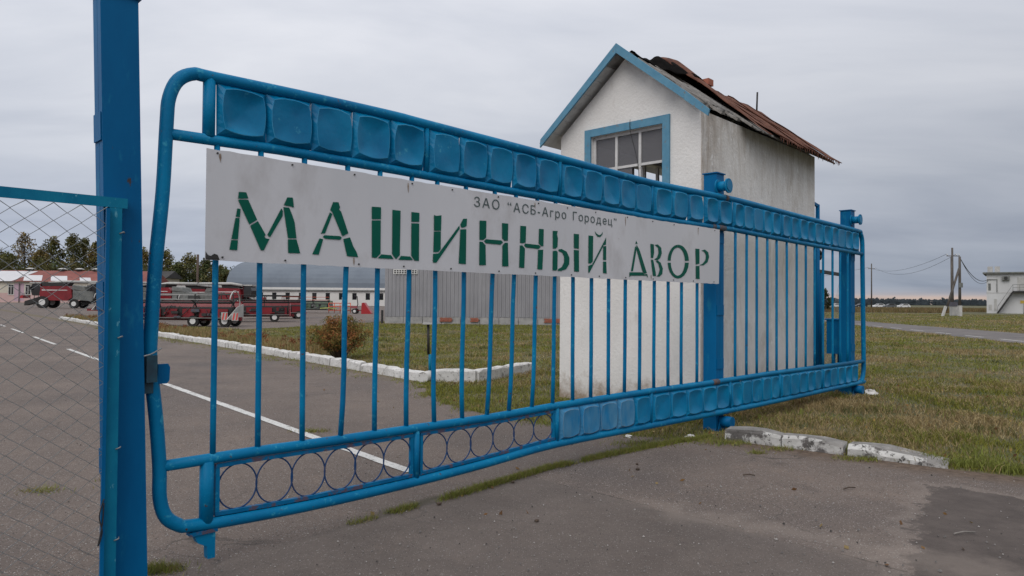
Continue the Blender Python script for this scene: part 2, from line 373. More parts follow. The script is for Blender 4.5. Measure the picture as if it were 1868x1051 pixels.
# asphalt: old, sun-bleached, dusty, with stone chips
def asphalt(name, base, chips=True, dusty=0.5):
    mt = bpy.data.materials.new(name); mt.use_nodes = True; t = mt.node_tree; L = t.links.new
    b = t.nodes['Principled BSDF']; b.inputs['Roughness'].default_value = 0.9; b.inputs['Specular IOR Level'].default_value = .3
    g = t.nodes.new('ShaderNodeNewGeometry')
    def noise(scale, det=6, ro=.6, st=(1, 1, 1)):
        mpn = t.nodes.new('ShaderNodeMapping'); mpn.inputs['Scale'].default_value = st; L(g.outputs['Position'], mpn.inputs[0])
        n = t.nodes.new('ShaderNodeTexNoise'); n.inputs['Scale'].default_value = scale; n.inputs['Detail'].default_value = det
        n.inputs['Roughness'].default_value = ro; L(mpn.outputs[0], n.inputs['Vector']); return n.outputs['Fac']
    def rng(v, a, b_):
        r_ = t.nodes.new('ShaderNodeMapRange'); r_.inputs['From Min'].default_value = a; r_.inputs['From Max'].default_value = b_; L(v, r_.inputs['Value']); return r_.outputs[0]
    def mix(f, c1, c2, blend='MIX'):
        mx = t.nodes.new('ShaderNodeMixRGB'); mx.blend_type = blend
        if isinstance(f, float): mx.inputs['Fac'].default_value = f
        else: L(f, mx.inputs['Fac'])
        if isinstance(c1, tuple): mx.inputs['Color1'].default_value = (*c1, 1)
        else: L(c1, mx.inputs['Color1'])
        if isinstance(c2, tuple): mx.inputs['Color2'].default_value = (*c2, 1)
        else: L(c2, mx.inputs['Color2'])
        return mx.outputs[0]
    d = tuple(x * .80 for x in base); l = (base[0] * 1.22, base[1] * 1.20, base[2] * 1.16)
    c = mix(rng(noise(.55, 7, .62), .36, .66), d, l)
    c = mix(rng(noise(2.3, 7, .7), .55, .78), c, (base[0] * 1.38, base[1] * 1.30, base[2] * 1.20))
    c = mix(rng(noise(1.1, 6, .65, (1, 1, 1)), .56, .72), c, tuple(x * .66 for x in base))
    c = mix(rng(noise(.23, 5, .6), .50, .72), c, (base[0] * .62, base[1] * .66, base[2] * .72))
    c = mix(rng(noise(70, 3, .7), .30, .50), tuple(x * .62 for x in base), c)
    if chips:
        for sc_, th, cc, rmin in ((85, .13, (0.36, 0.34, 0.32), .66), (38, .085, (0.42, 0.40, 0.38), .80), (60, .13, (0.03, 0.028, 0.027), .72)):
            v = t.nodes.new('ShaderNodeTexVoronoi'); v.inputs['Scale'].default_value = sc_; L(g.outputs['Position'], v.inputs['Vector'])
            inside = t.nodes.new('ShaderNodeMath'); inside.operation = 'LESS_THAN'; inside.inputs[1].default_value = th * 2; L(v.outputs['Distance'], inside.inputs[0])
            s_ = t.nodes.new('ShaderNodeSeparateColor'); L(v.outputs['Color'], s_.inputs[0])
            pick = t.nodes.new('ShaderNodeMath'); pick.operation = 'GREATER_THAN'; pick.inputs[1].default_value = rmin; L(s_.outputs[0], pick.inputs[0])
            an = t.nodes.new('ShaderNodeMath'); an.operation = 'MULTIPLY'; L(inside.outputs[0], an.inputs[0]); L(pick.outputs[0], an.inputs[1])
            c = mix(an.outputs[0], c, cc)
        # hairline cracks
        def op_mul(a_, k_):
            mm = t.nodes.new('ShaderNodeMath'); mm.operation = 'MULTIPLY'; L(a_, mm.inputs[0]); mm.inputs[1].default_value = k_; return mm.outputs[0]
        v = t.nodes.new('ShaderNodeTexVoronoi'); v.feature = 'DISTANCE_TO_EDGE'; v.inputs['Scale'].default_value = .33
        w = t.nodes.new('ShaderNodeTexNoise'); w.inputs['Scale'].default_value = 1.7; w.inputs['Detail'].default_value = 6; L(g.outputs['Position'], w.inputs['Vector'])
        ad = t.nodes.new('ShaderNodeVectorMath'); ad.operation = 'MULTIPLY_ADD'; L(w.outputs['Color'], ad.inputs[0]); ad.inputs[1].default_value = (.9, .9, 0); L(g.outputs['Position'], ad.inputs[2])
        L(ad.outputs[0], v.inputs['Vector'])
        ck = rng(v.outputs['Distance'], .0034, .0010)
        gate_ = op_mul(rng(noise(.8, 3), .48, .62), .7)
        an = t.nodes.new('ShaderNodeMath'); an.operation = 'MULTIPLY'; L(ck, an.inputs[0]); L(gate_, an.inputs[1])
        c = mix(an.outputs[0], c, (0.035, 0.031, 0.028))
    if chips:
        def plane(nx, ny, off):           # signed distance (m) from a straight line on the ground
            dt = t.nodes.new('ShaderNodeVectorMath'); dt.operation = 'DOT_PRODUCT'; L(g.outputs['Position'], dt.inputs[0]); dt.inputs[1].default_value = (nx, ny, 0)
            sb = t.nodes.new('ShaderNodeMath'); sb.operation = 'SUBTRACT'; L(dt.outputs['Value'], sb.inputs[0]); sb.inputs[1].default_value = off; return sb.outputs[0]
        def op(o_, a, b_):
            mm = t.nodes.new('ShaderNodeMath'); mm.operation = o_
            for i, q in enumerate((a, b_)):
                if isinstance(q, float): mm.inputs[i].default_value = q
                else: L(q, mm.inputs[i])
            return mm.outputs[0]
        wob = op('SUBTRACT', noise(2.6, 6, .65), .5)
        wob2 = op('SUBTRACT', noise(9, 5, .7), .5)
        # a newer, darker asphalt patch laid at the right
        d1 = plane(.831, -.557, .831 * 2.27 - .557 * 4.04); d2 = plane(-.595, -.803, -.595 * 3.45 - .803 * 5.80)
        dd = op('ADD', op('MINIMUM', d1, d2), op('ADD', op('MULTIPLY', wob, .50), op('ADD', op('MULTIPLY', wob2, .26), op('MULTIPLY', op('SUBTRACT', noise(38, 4, .7), .5), .12))))
        d7 = op('ADD', plane(-.707, -.707, -4.348), op('ADD', op('MULTIPLY', wob, .16), op('MULTIPLY', wob2, .10)))
        left7 = rng(plane(.742, -.670, .742 * .34 - .670 * 6.27), .02, .05)
        m7 = op('MULTIPLY', rng(d7, .0, .03), left7)
        c = mix(op('MULTIPLY', m7, .55), c, mix(rng(noise(1.6, 7, .7), .35, .68), (0.078, 0.066, 0.060), (0.135, 0.114, 0.103)))
        e7 = op('MULTIPLY', op('MULTIPLY', rng(op('ABSOLUTE', d7, .0), .014, .003), left7), rng(noise(3.0, 4), .40, .55))
        c = mix(op('MULTIPLY', e7, .8), c, (0.045, 0.038, 0.034))
        c = mix(op('MULTIPLY', rng(dd, .0, .022), .95), c, mix(rng(noise(3.5, 7, .72), .35, .68), (0.066, 0.054, 0.049), (0.110, 0.090, 0.081)))
        c = mix(op('MULTIPLY', rng(op('ABSOLUTE', op('ADD', dd, .05), .0), .10, .0), .35), c, (0.25, 0.21, 0.185))
        # pale worn band across the apron
        d3 = op('ABSOLUTE', op('ADD', plane(.60, .80, .60 * 1.55 + .80 * 4.75), op('MULTIPLY', wob, .9)), .0)
        c = mix(op('MULTIPLY', op('MULTIPLY', rng(d3, .28, .04), rng(plane(1, 0, .7), 0, .5)), .33), c, (0.27, 0.225, 0.195))
        # sand washed against the worn kerb on the right and the whitewashed kerb by the lawn
        d4 = plane(-.606, -.795, -.606 * 2.32 - .795 * 7.63); s4 = op('ADD', op('SUBTRACT', .42, d4), op('ADD', op('MULTIPLY', wob, .75), op('MULTIPLY', wob2, .25)))
        soil = mix(rng(noise(14, 6, .7), .35, .62), (0.070, 0.047, 0.033), (0.150, 0.108, 0.080))
        c = mix(op('MULTIPLY', op('MULTIPLY', rng(s4, .0, .28), rng(plane(1, 0, 1.1), 0, .6)), .92), c, soil)
        d5 = op('SUBTRACT', 7.05, plane(.763, .647, 0.0)); s5 = op('ADD', op('SUBTRACT', .45, d5), op('ADD', op('MULTIPLY', wob, 1.0), op('MULTIPLY', wob2, .3)))
        c = mix(op('MULTIPLY', op('MULTIPLY', rng(s5, .0, .35), rng(plane(0, 1, 8.2), 0, 1.0)), op('MULTIPLY', rng(d5, -.45, -.2), .9)), c, mix(rng(noise(8, 6, .7), .35, .62), (0.075, 0.066, 0.034), (0.165, 0.130, 0.080)))
        # soil in the long joint under the gate
        d6 = op('ABSOLUTE', op('ADD', plane(.742, -.670, .742 * .34 - .670 * 6.27), op('MULTIPLY', wob, .16)), .0)
        c = mix(op('MULTIPLY', op('MULTIPLY', rng(d6, .09, .015), rng(plane(1, 0, -1.2), 0, .5)), op('MULTIPLY', rng(plane(-1, 0, -2.3), 0, .4), .8)), c, (0.070, 0.062, 0.040))
    L(c, b.inputs['Base Color'])
    bp = t.nodes.new('ShaderNodeBump'); bp.inputs['Strength'].default_value = 1; bp.inputs['Distance'].default_value = 0.006
    L(noise(75, 4, .7), bp.inputs['Height']); L(bp.outputs[0], b.inputs['Normal'])
    return mt
ASPHALT = asphalt('old_asphalt', (0.150, 0.121, 0.107))
ASPHALT_FAR = asphalt('far_road_asphalt', (0.155, 0.142, 0.14), chips=False)
DIRT = material('sandy_dirt', (0.105, 0.078, 0.058), (0.17, 0.128, 0.098), 5, 0.95, bump=0.01, bscale=30, spots=((0.06, 0.05, 0.03), 9, .55, .65))
GROUND = material('meadow_ground', (0.068, 0.068, 0.026), (0.115, 0.098, 0.045), .35, 0.95, bump=0.03, bscale=9, lo=.38, hi=.62,
                  spots=((0.062, 0.080, 0.024), .8, .52, .62), spots2=((0.058, 0.042, 0.024), 2.5, .58, .68))

# ------------------------------------------------------------------ ground, roads, yard
def sheet(name, polys, z, mt, kind='structure', parent=None):
    b = MB()
    for p in polys:
        n = len(b.v); b.v += [(x, y, z) for x, y in p]
        for t in tessellate_polygon([[Vector((x, y, 0)) for x, y in p]]): b.f.append([n + i for i in t]); b.sm.append(False)
    o = b.build(name, mt, parent)
    for pl in o.data.polygons:
        if pl.normal.z < 0: pl.flip()
    if kind and not parent: o['kind'] = kind
    return o

sheet('ground', [[(-3000, -400), (3000, -400), (3000, 4500), (-3000, 4500)]], 0.0, GROUND)
YARD = [(-60, -15), (22, -15), (22, -7.3), (4.45, 6.07), (4.0, 6.35), (2.32, 7.63), (1.5, 7.75), (.9, 8.15), (.3, 8.6), (-.3, 9.15), (-.55, 9.5), (-.7, 9.7), (-1.1, 10.3), (-1.3, 11.0), (-1.63, 12.8),
        (-4.91, 16.77), (-9.17, 21.9), (-15.13, 28.81), (-31.37, 48.33), (-33, 51), (-20.9, 39.7), (-13, 33.9), (-11.3, 38.2), (-9.4, 44), (-9.15, 47.8),
        (-7.0, 58), (-2, 90), (0, 168), (-170, 186), (-170, 30)]
road = sheet('road', [YARD], 0.004, ASPHALT)
FARROAD = [(13.5, -5), (19.57, 26.64), (23.2, 45.5), (27, 65), (33, 100), (42, 160), (49, 160), (39.5, 100), (33, 75), (29.56, 57.98), (26.63, 36.24), (21.5, -5)]
far_road = sheet('far_road', [FARROAD], 0.008, ASPHALT_FAR)
def rough_poly(pts, step=.12, amp=.03):
    o = []
    for i, p in enumerate(pts):
        q = pts[(i + 1) % len(pts)]; L = math.hypot(q[0] - p[0], q[1] - p[1]); n = max(1, int(L / step))
        for k in range(n):
            t = k / n; o.append((p[0] + (q[0] - p[0]) * t + rnd.uniform(-amp, amp), p[1] + (q[1] - p[1]) * t + rnd.uniform(-amp, amp)))
    return o
kdir = Vector((-.647, .763, 0)); knrm = Vector((.763, .647, 0))
KERB_PTS = [(-31.37, 48.33), (-15.13, 28.81), (-9.17, 21.9), (-4.91, 16.77), (-1.63, 12.80)]
# centre line, dash by dash
def line_dash(p, q, w, parent, z=0.010, mt=WHITELINE):
    d = Vector((q[0] - p[0], q[1] - p[1])); L = d.length; d.normalize(); n = Vector((-d.y, d.x)); k = max(2, int(L / .15)); b = MB()
    for i in range(k + 1):
        c = Vector(p) + d * (L * i / k)
        for s in (-1, 1): b.v.append((*(c + n * s * (w / 2 + rnd.uniform(-.008, .004))), z))
    for i in range(k): b.f.append([2 * i, 2 * i + 1, 2 * i + 3, 2 * i + 2]); b.sm.append(False)
    return b.build('road_marking', mt, parent)
lp = lambda s: (-.87 + kdir.x * s, 6.09 + kdir.y * s)
for a, b_ in ((0, 8.4), (13.2, 18.5), (21.0, 26.5), (30.0, 35.0), (38.2, 41.0), (43, 48)):
    line_dash(lp(a), lp(b_), .115, road)
fl = lambda y: (13.5 + 6.07 * (y + 5) / 31.64 + .95, y) if y < 26.64 else (19.57 + 3.63 * (y - 26.64) / 18.86 + .95, y)
for y in np.arange(8, 60, 3.4): line_dash(fl(y), fl(y + 1.9), .12, far_road, .013)

def in_poly(x, y, poly):
    """vectorised point in polygon"""
    x = np.asarray(x); y = np.asarray(y); ins = np.zeros(x.shape, bool); j = len(poly) - 1
    for i in range(len(poly)):
        xi, yi = poly[i]; xj, yj = poly[j]
        c = ((yi > y) != (yj > y)) & (x < (xj - xi) * (y - yi) / (yj - yi + 1e-12) + xi)
        ins ^= c; j = i
    return ins

# ------------------------------------------------------------------ kerbs
def kerb_stone(parent, p, q, w=.16, h=.20, mt=KERBWHITE, tilt=0.0, cham=.03, lump=.012, dip=0.0, top_mt=None):
    """one kerb stone from p to q (x,y), its road face along p-q"""
    p = Vector((*p, 0)); q = Vector((*q, 0)); d = (q - p); L = d.length; d.normalize(); n = Vector((-d.y, d.x, 0))
    b = MB(); prof = [(0, -.06), (0, h - cham), (cham * .8, h), (w - .01, h + .005), (w, h - .02), (w, -.06)]
    k = max(2, int(L / .16)); rings = []
    for i in range(k + 1):
        t = i / k; ring = []
        for a, z in prof:
            j = lump if z > 0 else 0
            e = (.02 if i in (0, k) and z > h - .04 else 0)
            c = p + d * (L * t) + n * (a + tilt * z + rnd.uniform(-j, j)) + Vector((0, 0, z - e - dip * t + rnd.uniform(-j, j) * .8 if z > 0 else z))
            ring.append(len(b.v)); b.v.append(tuple(c))
        rings.append(ring)
    for i in range(k):
        for a in range(len(prof) - 1):
            b.f.append([rings[i][a], rings[i + 1][a], rings[i + 1][a + 1], rings[i][a + 1]]); b.sm.append(False)
    b.f.append(rings[0]); b.f.append(rings[-1][::-1]); b.sm += [False, False]
    o = b.build('kerb_stone', mt, parent)
    if top_mt:
        o.data.materials.append(top_mt)
        for pl in o.data.polygons:
            if pl.normal.z > .75: pl.material_index = 1
    return o
lawn_kerb = tag(empty('kerb', (-1.63, 12.8, 0)), kind='structure')
lawn_kerb.location = (0, 0, 0)
pts = [Vector(p) for p in KERB_PTS[::-1]]; seglen = [(pts[i + 1] - pts[i]).length for i in range(len(pts) - 1)]; tot = sum(seglen)
def at_len(s):
    for i, L in enumerate(seglen):
        if s <= L or i == len(seglen) - 1: return pts[i] + (pts[i + 1] - pts[i]) * (s / L)
        s -= L
s = 0.0
while s < tot - .6:
    L = rnd.choice((.98, 1.0, 1.0, 1.45)); a = at_len(s + .02); b_ = at_len(min(s + L - .02, tot)); jit = rnd.uniform(-.025, .025)
    n = Vector(knrm[:2]) * jit
    kerb_stone(lawn_kerb, b_ + n, a + n, .17, .175 + rnd.uniform(-.02, .02), tilt=rnd.uniform(-.08, .08)); s += L
for p, q in (((-.66, 12.82), (-1.42, 12.88)), ((-.05, 13.72), (-.60, 12.86)), ((.52, 14.72), (-.02, 13.78))):
    kerb_stone(lawn_kerb, q, p, .18, .22, tilt=rnd.uniform(-.05, .05))
tag(MB().tube([(-1.60, 12.62, .10), (-1.52, 12.95, .10)], .10, 14).build('concrete_pipe_end', KERBWHITE), 'whitewashed round concrete stub at the corner of the lawn kerb', 'concrete block')
apron_kerb = tag(empty('kerb'), kind='structure')
kerb_stone(apron_kerb, (2.33, 7.62), (2.80, 7.26), .2, .145, KERBWORN, lump=.010, dip=.005, top_mt=KERBTOP)
kerb_stone(apron_kerb, (2.81, 7.25), (3.28, 6.90), .2, .14, KERBWORN, lump=.012, dip=.02, top_mt=KERBTOP)
kerb_stone(apron_kerb, (3.31, 6.87), (3.98, 6.37), .24, .135, KERBWORN, lump=.018, dip=.075, cham=.05, top_mt=KERBTOP)

# ------------------------------------------------------------------ sliding gate
GTH = R(44.5)
GD = Vector((math.sin(GTH), math.cos(GTH), 0)); GN = Vector((math.cos(GTH), -math.sin(GTH), 0))
G0 = Vector((-558 / 1271 * 3.9, 3.9, 0)); GROT = math.pi / 2 - GTH
def gxy(u, off=0.0, z=0.0): return G0 + GD * u + GN * off + Vector((0, 0, z))
gate = empty('sliding_gate', G0, GROT)
tag(gate, 'long blue sliding gate of tubes, vertical bars and pressed square panels', 'gate')
G = lambda u, z, y=0.0: (u, y, z)      # gate space: x along, y away from the viewer, z up
def curve_round(pts, k=5):
    """Catmull-Rom through the points"""
    out_ = []; P = [Vector(p) for p in pts]
    for i in range(len(P) - 1):
        p0 = P[max(i - 1, 0)]; p1 = P[i]; p2 = P[i + 1]; p3 = P[min(i + 2, len(P) - 1)]
        for j in range(k):
            t = j / k
            out_.append(.5 * ((2 * p1) + (p2 - p0) * t + (2 * p0 - 5 * p1 + 4 * p2 - p3) * t * t + (3 * p1 - p0 - 3 * p2 + p3) * t ** 3))
    out_.append(P[-1]); return out_
TOP = [(.02, 2.747), (.7, 2.764), (1.27, 2.771), (1.544, 2.766), (3.016, 2.743), (4.455, 2.712), (6.139, 2.735), (7.51, 2.72), (8.96, 2.702), (10.5, 2.690)]
UPIN = [(-.21, 2.388), (.415, 2.403), (1.275, 2.401), (1.549, 2.398), (3.013, 2.384), (4.457, 2.355), (6.15, 2.375), (7.5, 2.355), (8.96, 2.338), (10.74, 2.325)]
LOWIN = [(-.22, .600), (.29, .603), (.863, .594), (1.49, .592), (2.162, .585), (2.96, .597), (4.44, .598), (5.53, .586), (7.2, .585), (10.78, .545)]
BOT = [(.06, .238), (.625, .217), (1.445, .217), (2.166, .236), (2.984, .270), (4.443, .252), (5.95, .229), (7.2, .216), (10.55, .208)]
def zat(line, u):
    return float(np.interp(u, [p[0] for p in line], [p[1] for p in line]))
LEFT = [(-.085, 2.744), (-.168, 2.690), (-.213, 2.585), (-.224, 2.446), (-.238, 2.071), (-.268, 1.686), (-.284, 1.337), (-.286, 1.16), (-.252, .855), (-.231, .602), (-.226, .43), (-.19, .320), (-.109, .256)]
RIGHT = [(10.62, 2.665), (10.70, 2.60), (10.735, 2.48), (10.742, 2.17), (10.775, 1.2), (10.79, .55), (10.78, .38), (10.72, .26), (10.63, .215)]
loop = curve_round([G(*p) for p in LEFT[::-1]] + [G(*p) for p in TOP] + [G(*p) for p in RIGHT] + [G(*p) for p in BOT[::-1]], 4)
MB().tube(loop, .036, 12, closed=True).build('outer_frame', BLUE, gate)
MB().tube([G(*p) for p in UPIN], .031, 12).build('upper_rail', BLUE, gate)
MB().tube([G(*p) for p in LOWIN], .031, 12).build('lower_rail', BLUE, gate)
MODS = [0.0, 1.547, 3.015, 4.456, 6.145, 7.505, 8.960, 10.50]
LMODS = [0.02, 1.485, 3.0, 4.45, 6.12, 7.50, 8.95, 10.45]
for i, u in enumerate(MODS):
    MB().tube([G(u, zat(UPIN, u) + .015), G(u, zat(TOP, u) - .015)], .034 if i == 0 else .023, 10).build('divider', BLUE, gate)
MB().tube([G(.02, zat(BOT, .02) + .015), G(.02, .59)], .038, 10).build('divider', BLUE, gate)
for u in LMODS[1:]:
    MB().tube([G(u, zat(BOT, u) + .015), G(u, zat(LOWIN, u) - .015)], .026, 10).build('divider', BLUE, gate)
# pressed square panels
def tile_mesh(seed, depth, h0=.036):
    """a pressed sheet square: flat sloping rim facets, a lighter crease (wear plus a painted edge glint), and a slightly dished plate"""
    r_ = random.Random(seed); b = MB(); K = 28; cx, cy = r_.uniform(-.2, .2), r_.uniform(-.2, .2); tw = r_.uniform(-3.6, 3.6)
    def square(k, e):
        a = 2 * math.pi * k / K - math.pi * .75; x, y = math.cos(a), math.sin(a); m_ = max(abs(x), abs(y)); return x / m_ * e, y / m_ * e
    def barrel(k, e):                    # point on the same ray where the barrel-shaped outline lies
        x, y = square(k, 1.0); lo_, hi_ = 0.0, 1.2
        for _ in range(24):
            mid = (lo_ + hi_) / 2
            if max(abs(x * mid) + .20 * (y * mid) ** 2, abs(y * mid) + .20 * (x * mid) ** 2) < e: lo_ = mid
            else: hi_ = mid
        return x * lo_, y * lo_
    jit = [r_.uniform(-.02, .02) for _ in range(K)]
    R0 = [square(k, 1.0) for k in range(K)]; R1 = [barrel(k, .87 + jit[k] * .5) for k in range(K)]; R1b = [barrel(k, .845 + jit[k] * .5) for k in range(K)]
    def ring(pts, h):
        o = len(b.v); b.v += [(x * .5, -(h(x, y) if callable(h) else h), y * .5) for x, y in pts]; return o
    def dish(x, y):
        q = max(abs(x) + .2 * y * y, abs(y) + .2 * x * x) / .845
        return h0 - depth * (1 - min(1, q) ** 2.5) + .020 * tw * (x - cx) * (y - cy) * (1 - min(1, q))
    def bridge(o1, o2, sm, mi):
        for k in range(K): b.f.append([o1 + k, o1 + (k + 1) % K, o2 + (k + 1) % K, o2 + k]); b.sm.append(sm); mats.append(mi)
    mats = []
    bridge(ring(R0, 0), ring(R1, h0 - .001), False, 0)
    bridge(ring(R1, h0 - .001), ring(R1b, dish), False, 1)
    o = ring(R1b, dish)
    for f_ in (.85, .66, .45, .24):
        o2 = ring([(x * f_ * .99, y * f_ * .99) for x, y in R1b], dish); bridge(o, o2, True, 0); o = o2
    c = len(b.v); b.v.append((0, -dish(0, 0), 0))
    for k in range(K): b.f.append([o + k, o + (k + 1) % K, c]); b.sm.append(True); mats.append(0)
    me = bpy.data.meshes.new('panel_%d' % seed); me.from_pydata(b.v, [], b.f); me.polygons.foreach_set('use_smooth', b.sm); me.polygons.foreach_set('material_index', mats); me.update()
    return me
TILES = []
for sd in range(10):
    me = tile_mesh(sd, .005 + .007 * ((sd * 7) % 5), .029 + .003 * (sd % 4)); me.materials.append(BLUE_TILE); me.materials.append(EDGE_HIGHLIGHT); TILES.append(me)
TILES_FADED = []
for sd in range(2):
    me = tile_mesh(20 + sd, .004); me.materials.append(BLUE_FADED); me.materials.append(WORN_HIGHLIGHT); TILES_FADED.append(me)
def tile_row(mods, lo, hi, first, zpad, faded=()):
    k = 0
    for mi in range(first, len(mods) - 1):
        a, b_ = mods[mi] + (.040 if mi == 0 else .025), mods[mi + 1] - .025
        if hi is TOP and mi == 3: a += .0
        w = (b_ - a) / 5
        for t in range(5):
            u = a + w * (t + .5)
            if hi is TOP and mi == 3 and t >= 3: u += .018
            z0, z1 = zat(lo, u) + zpad, zat(hi, u) - zpad
            me = (TILES_FADED if k in faded else TILES)[rnd.randrange(2 if k in faded else 10)]
            sl = math.atan((zat(hi, u + .1) - zat(hi, u - .1)) / .2)
            o = link_mesh('panel', me, gate, (u, -.002 + rnd.uniform(-.006, .006), (z0 + z1) / 2), (rnd.uniform(-.035, .035), -sl + rnd.uniform(-.016, .016), rnd.uniform(-.045, .045)),
                          (w * (rnd.choice((1.025, 1.03, 1.035, 1.0)) if not (hi is TOP and mi == 3 and t in (2, 3)) else .94), 1, (z1 - z0)))
            k += 1
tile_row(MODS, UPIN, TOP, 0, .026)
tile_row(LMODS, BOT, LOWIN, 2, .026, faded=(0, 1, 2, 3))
# vertical bars; several have been bent
BARS = [(.049, .051, 0), (.308, .314, 0), (.591, .600, 0), (.900, .871, .012), (1.155, 1.132, -.006), (1.424, 1.396, -.008), (1.656, 1.647, -.012), (1.936, 1.917, -.01),
        (2.240, 2.173, .012), (2.480, 2.416, .014), (2.738, 2.688, .012), (2.973, 2.951, .004)] + \
       [(u + rnd.uniform(-.006, .006), u + rnd.uniform(-.006, .006), rnd.uniform(-.004, .004)) for u in
        (3.22, 3.48, 3.74, 4.01, 4.26, 4.52, 4.78, 5.05, 5.37, 6.27, 6.57, 6.85, 7.15, 7.43, 7.75, 8.07, 8.39, 8.71, 9.03, 9.41, 9.72, 10.05)]
for ut, ub, bend in BARS:
    zt, zb = zat(UPIN, ut) - .015, zat(LOWIN, ub) + .015; P = []
    for k in range(9):
        t = k / 8; P.append(G(ub + (ut - ub) * t + bend * math.sin(math.pi * t) + (bend * .5 * math.sin(3 * math.pi * t)), zb + (zt - zb) * t))
    MB().tube(P, .0175, 8).build('bar', BLUE, gate)
# open ring panels in the two first lower bays
ring = MB()
ringpts = [(.5 * math.cos(a) , 0, .5 * math.sin(a)) for a in np.linspace(0, 2 * math.pi, 36, endpoint=False)]
for bay in (0, 1):
    a, b_ = LMODS[bay] + (.045 if bay == 0 else .03), LMODS[bay + 1] - .03
    fz0 = lambda u: zat(BOT, u) + .050; fz1 = lambda u: zat(LOWIN, u) - .045
    for zf in (fz0, fz1):
        b = MB(); us = np.linspace(a, b_, 8)
        for i in range(7): b.bar(G(us[i], zf(us[i])), G(us[i + 1], zf(us[i + 1])), .030, .022)
        b.build('ring_frame_strip', PURPLE_RUST, gate)
    for u in (a + .012, b_ - .012):
        MB().bar(G(u, fz0(u)), G(u, fz1(u)), .024, .024).build('ring_frame_strip', BLUE, gate)
    n = 6; w = (b_ - a - .04) / n
    for k in range(n):
        u = a + .02 + w * (k + .5); z0, z1 = fz0(u) + .008, fz1(u) - .008; rz = (z1 - z0) / 2; ru = w / 2 + .003
        b = MB(); P = [G(u + ru * math.cos(t), (z0 + z1) / 2 + rz * math.sin(t), .002 * (-1) ** k) for t in np.linspace(0, 2 * math.pi, 32, endpoint=False)]
        b.tube(P, .0048, 6, closed=True); b.build('ring', RINGBLUE, gate)
# stop shoe hanging under the leading end
sh = MB(); sh.prism([G(-.06, .215, -.02), G(.065, .215, -.02), G(.065, .05, -.02), G(.025, .05, -.02), G(.02, .12, -.02), G(-.03, .15, -.02)], (0, .05, 0)); sh.build('stop_shoe', BLUE, gate)
MB().box(-.075, .075, -.03, .03, .196, .214).build('shoe_plate', PURPLE_RUST, gate)
# latch hardware on the leading tube
MB().prism([G(-.255, 1.150, -.03), G(-.205, 1.150, -.03), G(-.195, 1.13, -.03), G(-.198, 1.06, -.03), G(-.21, 1.045, -.03), G(-.255, 1.045, -.03)], (0, .012, 0)).build('latch_tab', BLUE_POST, gate)
MB().tube(curve_round([G(-.345, 1.20, -.085), G(-.31, 1.21, -.09), G(-.27, 1.225, -.06), G(-.245, 1.235, -.04)], 4), .004, 6).build('latch_wire', WIRE, gate)
# rusty joints where the two leaves were welded together
for u, ln, z in ((6.02, .07, zat(TOP, 6.02)), (5.72, .08, zat(UPIN, 5.72)), (5.92, .16, zat(UPIN, 5.92)), (5.78, .14, zat(LOWIN, 5.78))):
    MB().tube([G(u - ln / 2, z), G(u + ln / 2, z)], .0385 if z > 2.6 else .0335, 12).build('weld_sleeve', BARE_RUST, gate)

# ------------------------------------------------------------------ sign on the gate
SIGN_OFF = .042
sign = empty('sign_board', G0 + GN * SIGN_OFF, GROT)
tag(sign, 'long whitish metal sign board with green cut letters wired to the gate', 'sign')
def sdisp(u, z): return .0035 * math.sin(1.7 * u + .6) + .0025 * math.sin(4.1 * u + 2.2) * (z - 1.7) + .006 * math.sin(2.9 * u) * (2.4 - z) + (.016 * max(0, (u - 4.1)) * math.sin((u - 4.1) * 3.2) * (z - 1.65) if u > 4.1 else 0)
U0, U1, Z0, Z1 = -.025, 5.775, 1.713, 2.336
b = MB(); NU, NZ = 90, 10
for side in (0, 1):
    for j in range(NZ + 1):
        for i in range(NU + 1):
            u = U0 + (U1 - U0) * i / NU; z = Z0 + (Z1 - Z0) * j / NZ
            e = rnd.uniform(-.003, .003) if j in (0, NZ) else 0
            if i in (0,): e = 0
            if side == 1: e = b.v[j * (NU + 1) + i][2] - z
            b.v.append((u, sdisp(u, z) + (.0025 if side else 0) - (.012 if j == NZ and not side and i % 9 < 5 else 0) * .0, z + e))
M_ = (NU + 1) * (NZ + 1)
for j in range(NZ):
    for i in range(NU):
        a = j * (NU + 1) + i; b.f.append([a, a + 1, a + NU + 2, a + NU + 1]); b.sm.append(False)
        b.f.append([M_ + a, M_ + a + NU + 1, M_ + a + NU + 2, M_ + a + 1]); b.sm.append(False)
def rim(idx):
    for i in range(len(idx) - 1): b.f.append([idx[i], M_ + idx[i], M_ + idx[i + 1], idx[i + 1]]); b.sm.append(False)
rim(list(range(NU + 1))); rim([NZ * (NU + 1) + i for i in range(NU, -1, -1)])
rim([j * (NU + 1) + NU for j in range(NZ + 1)]); rim([j * (NU + 1) for j in range(NZ, -1, -1)])
b.build('board', SIGNWHITE, sign)
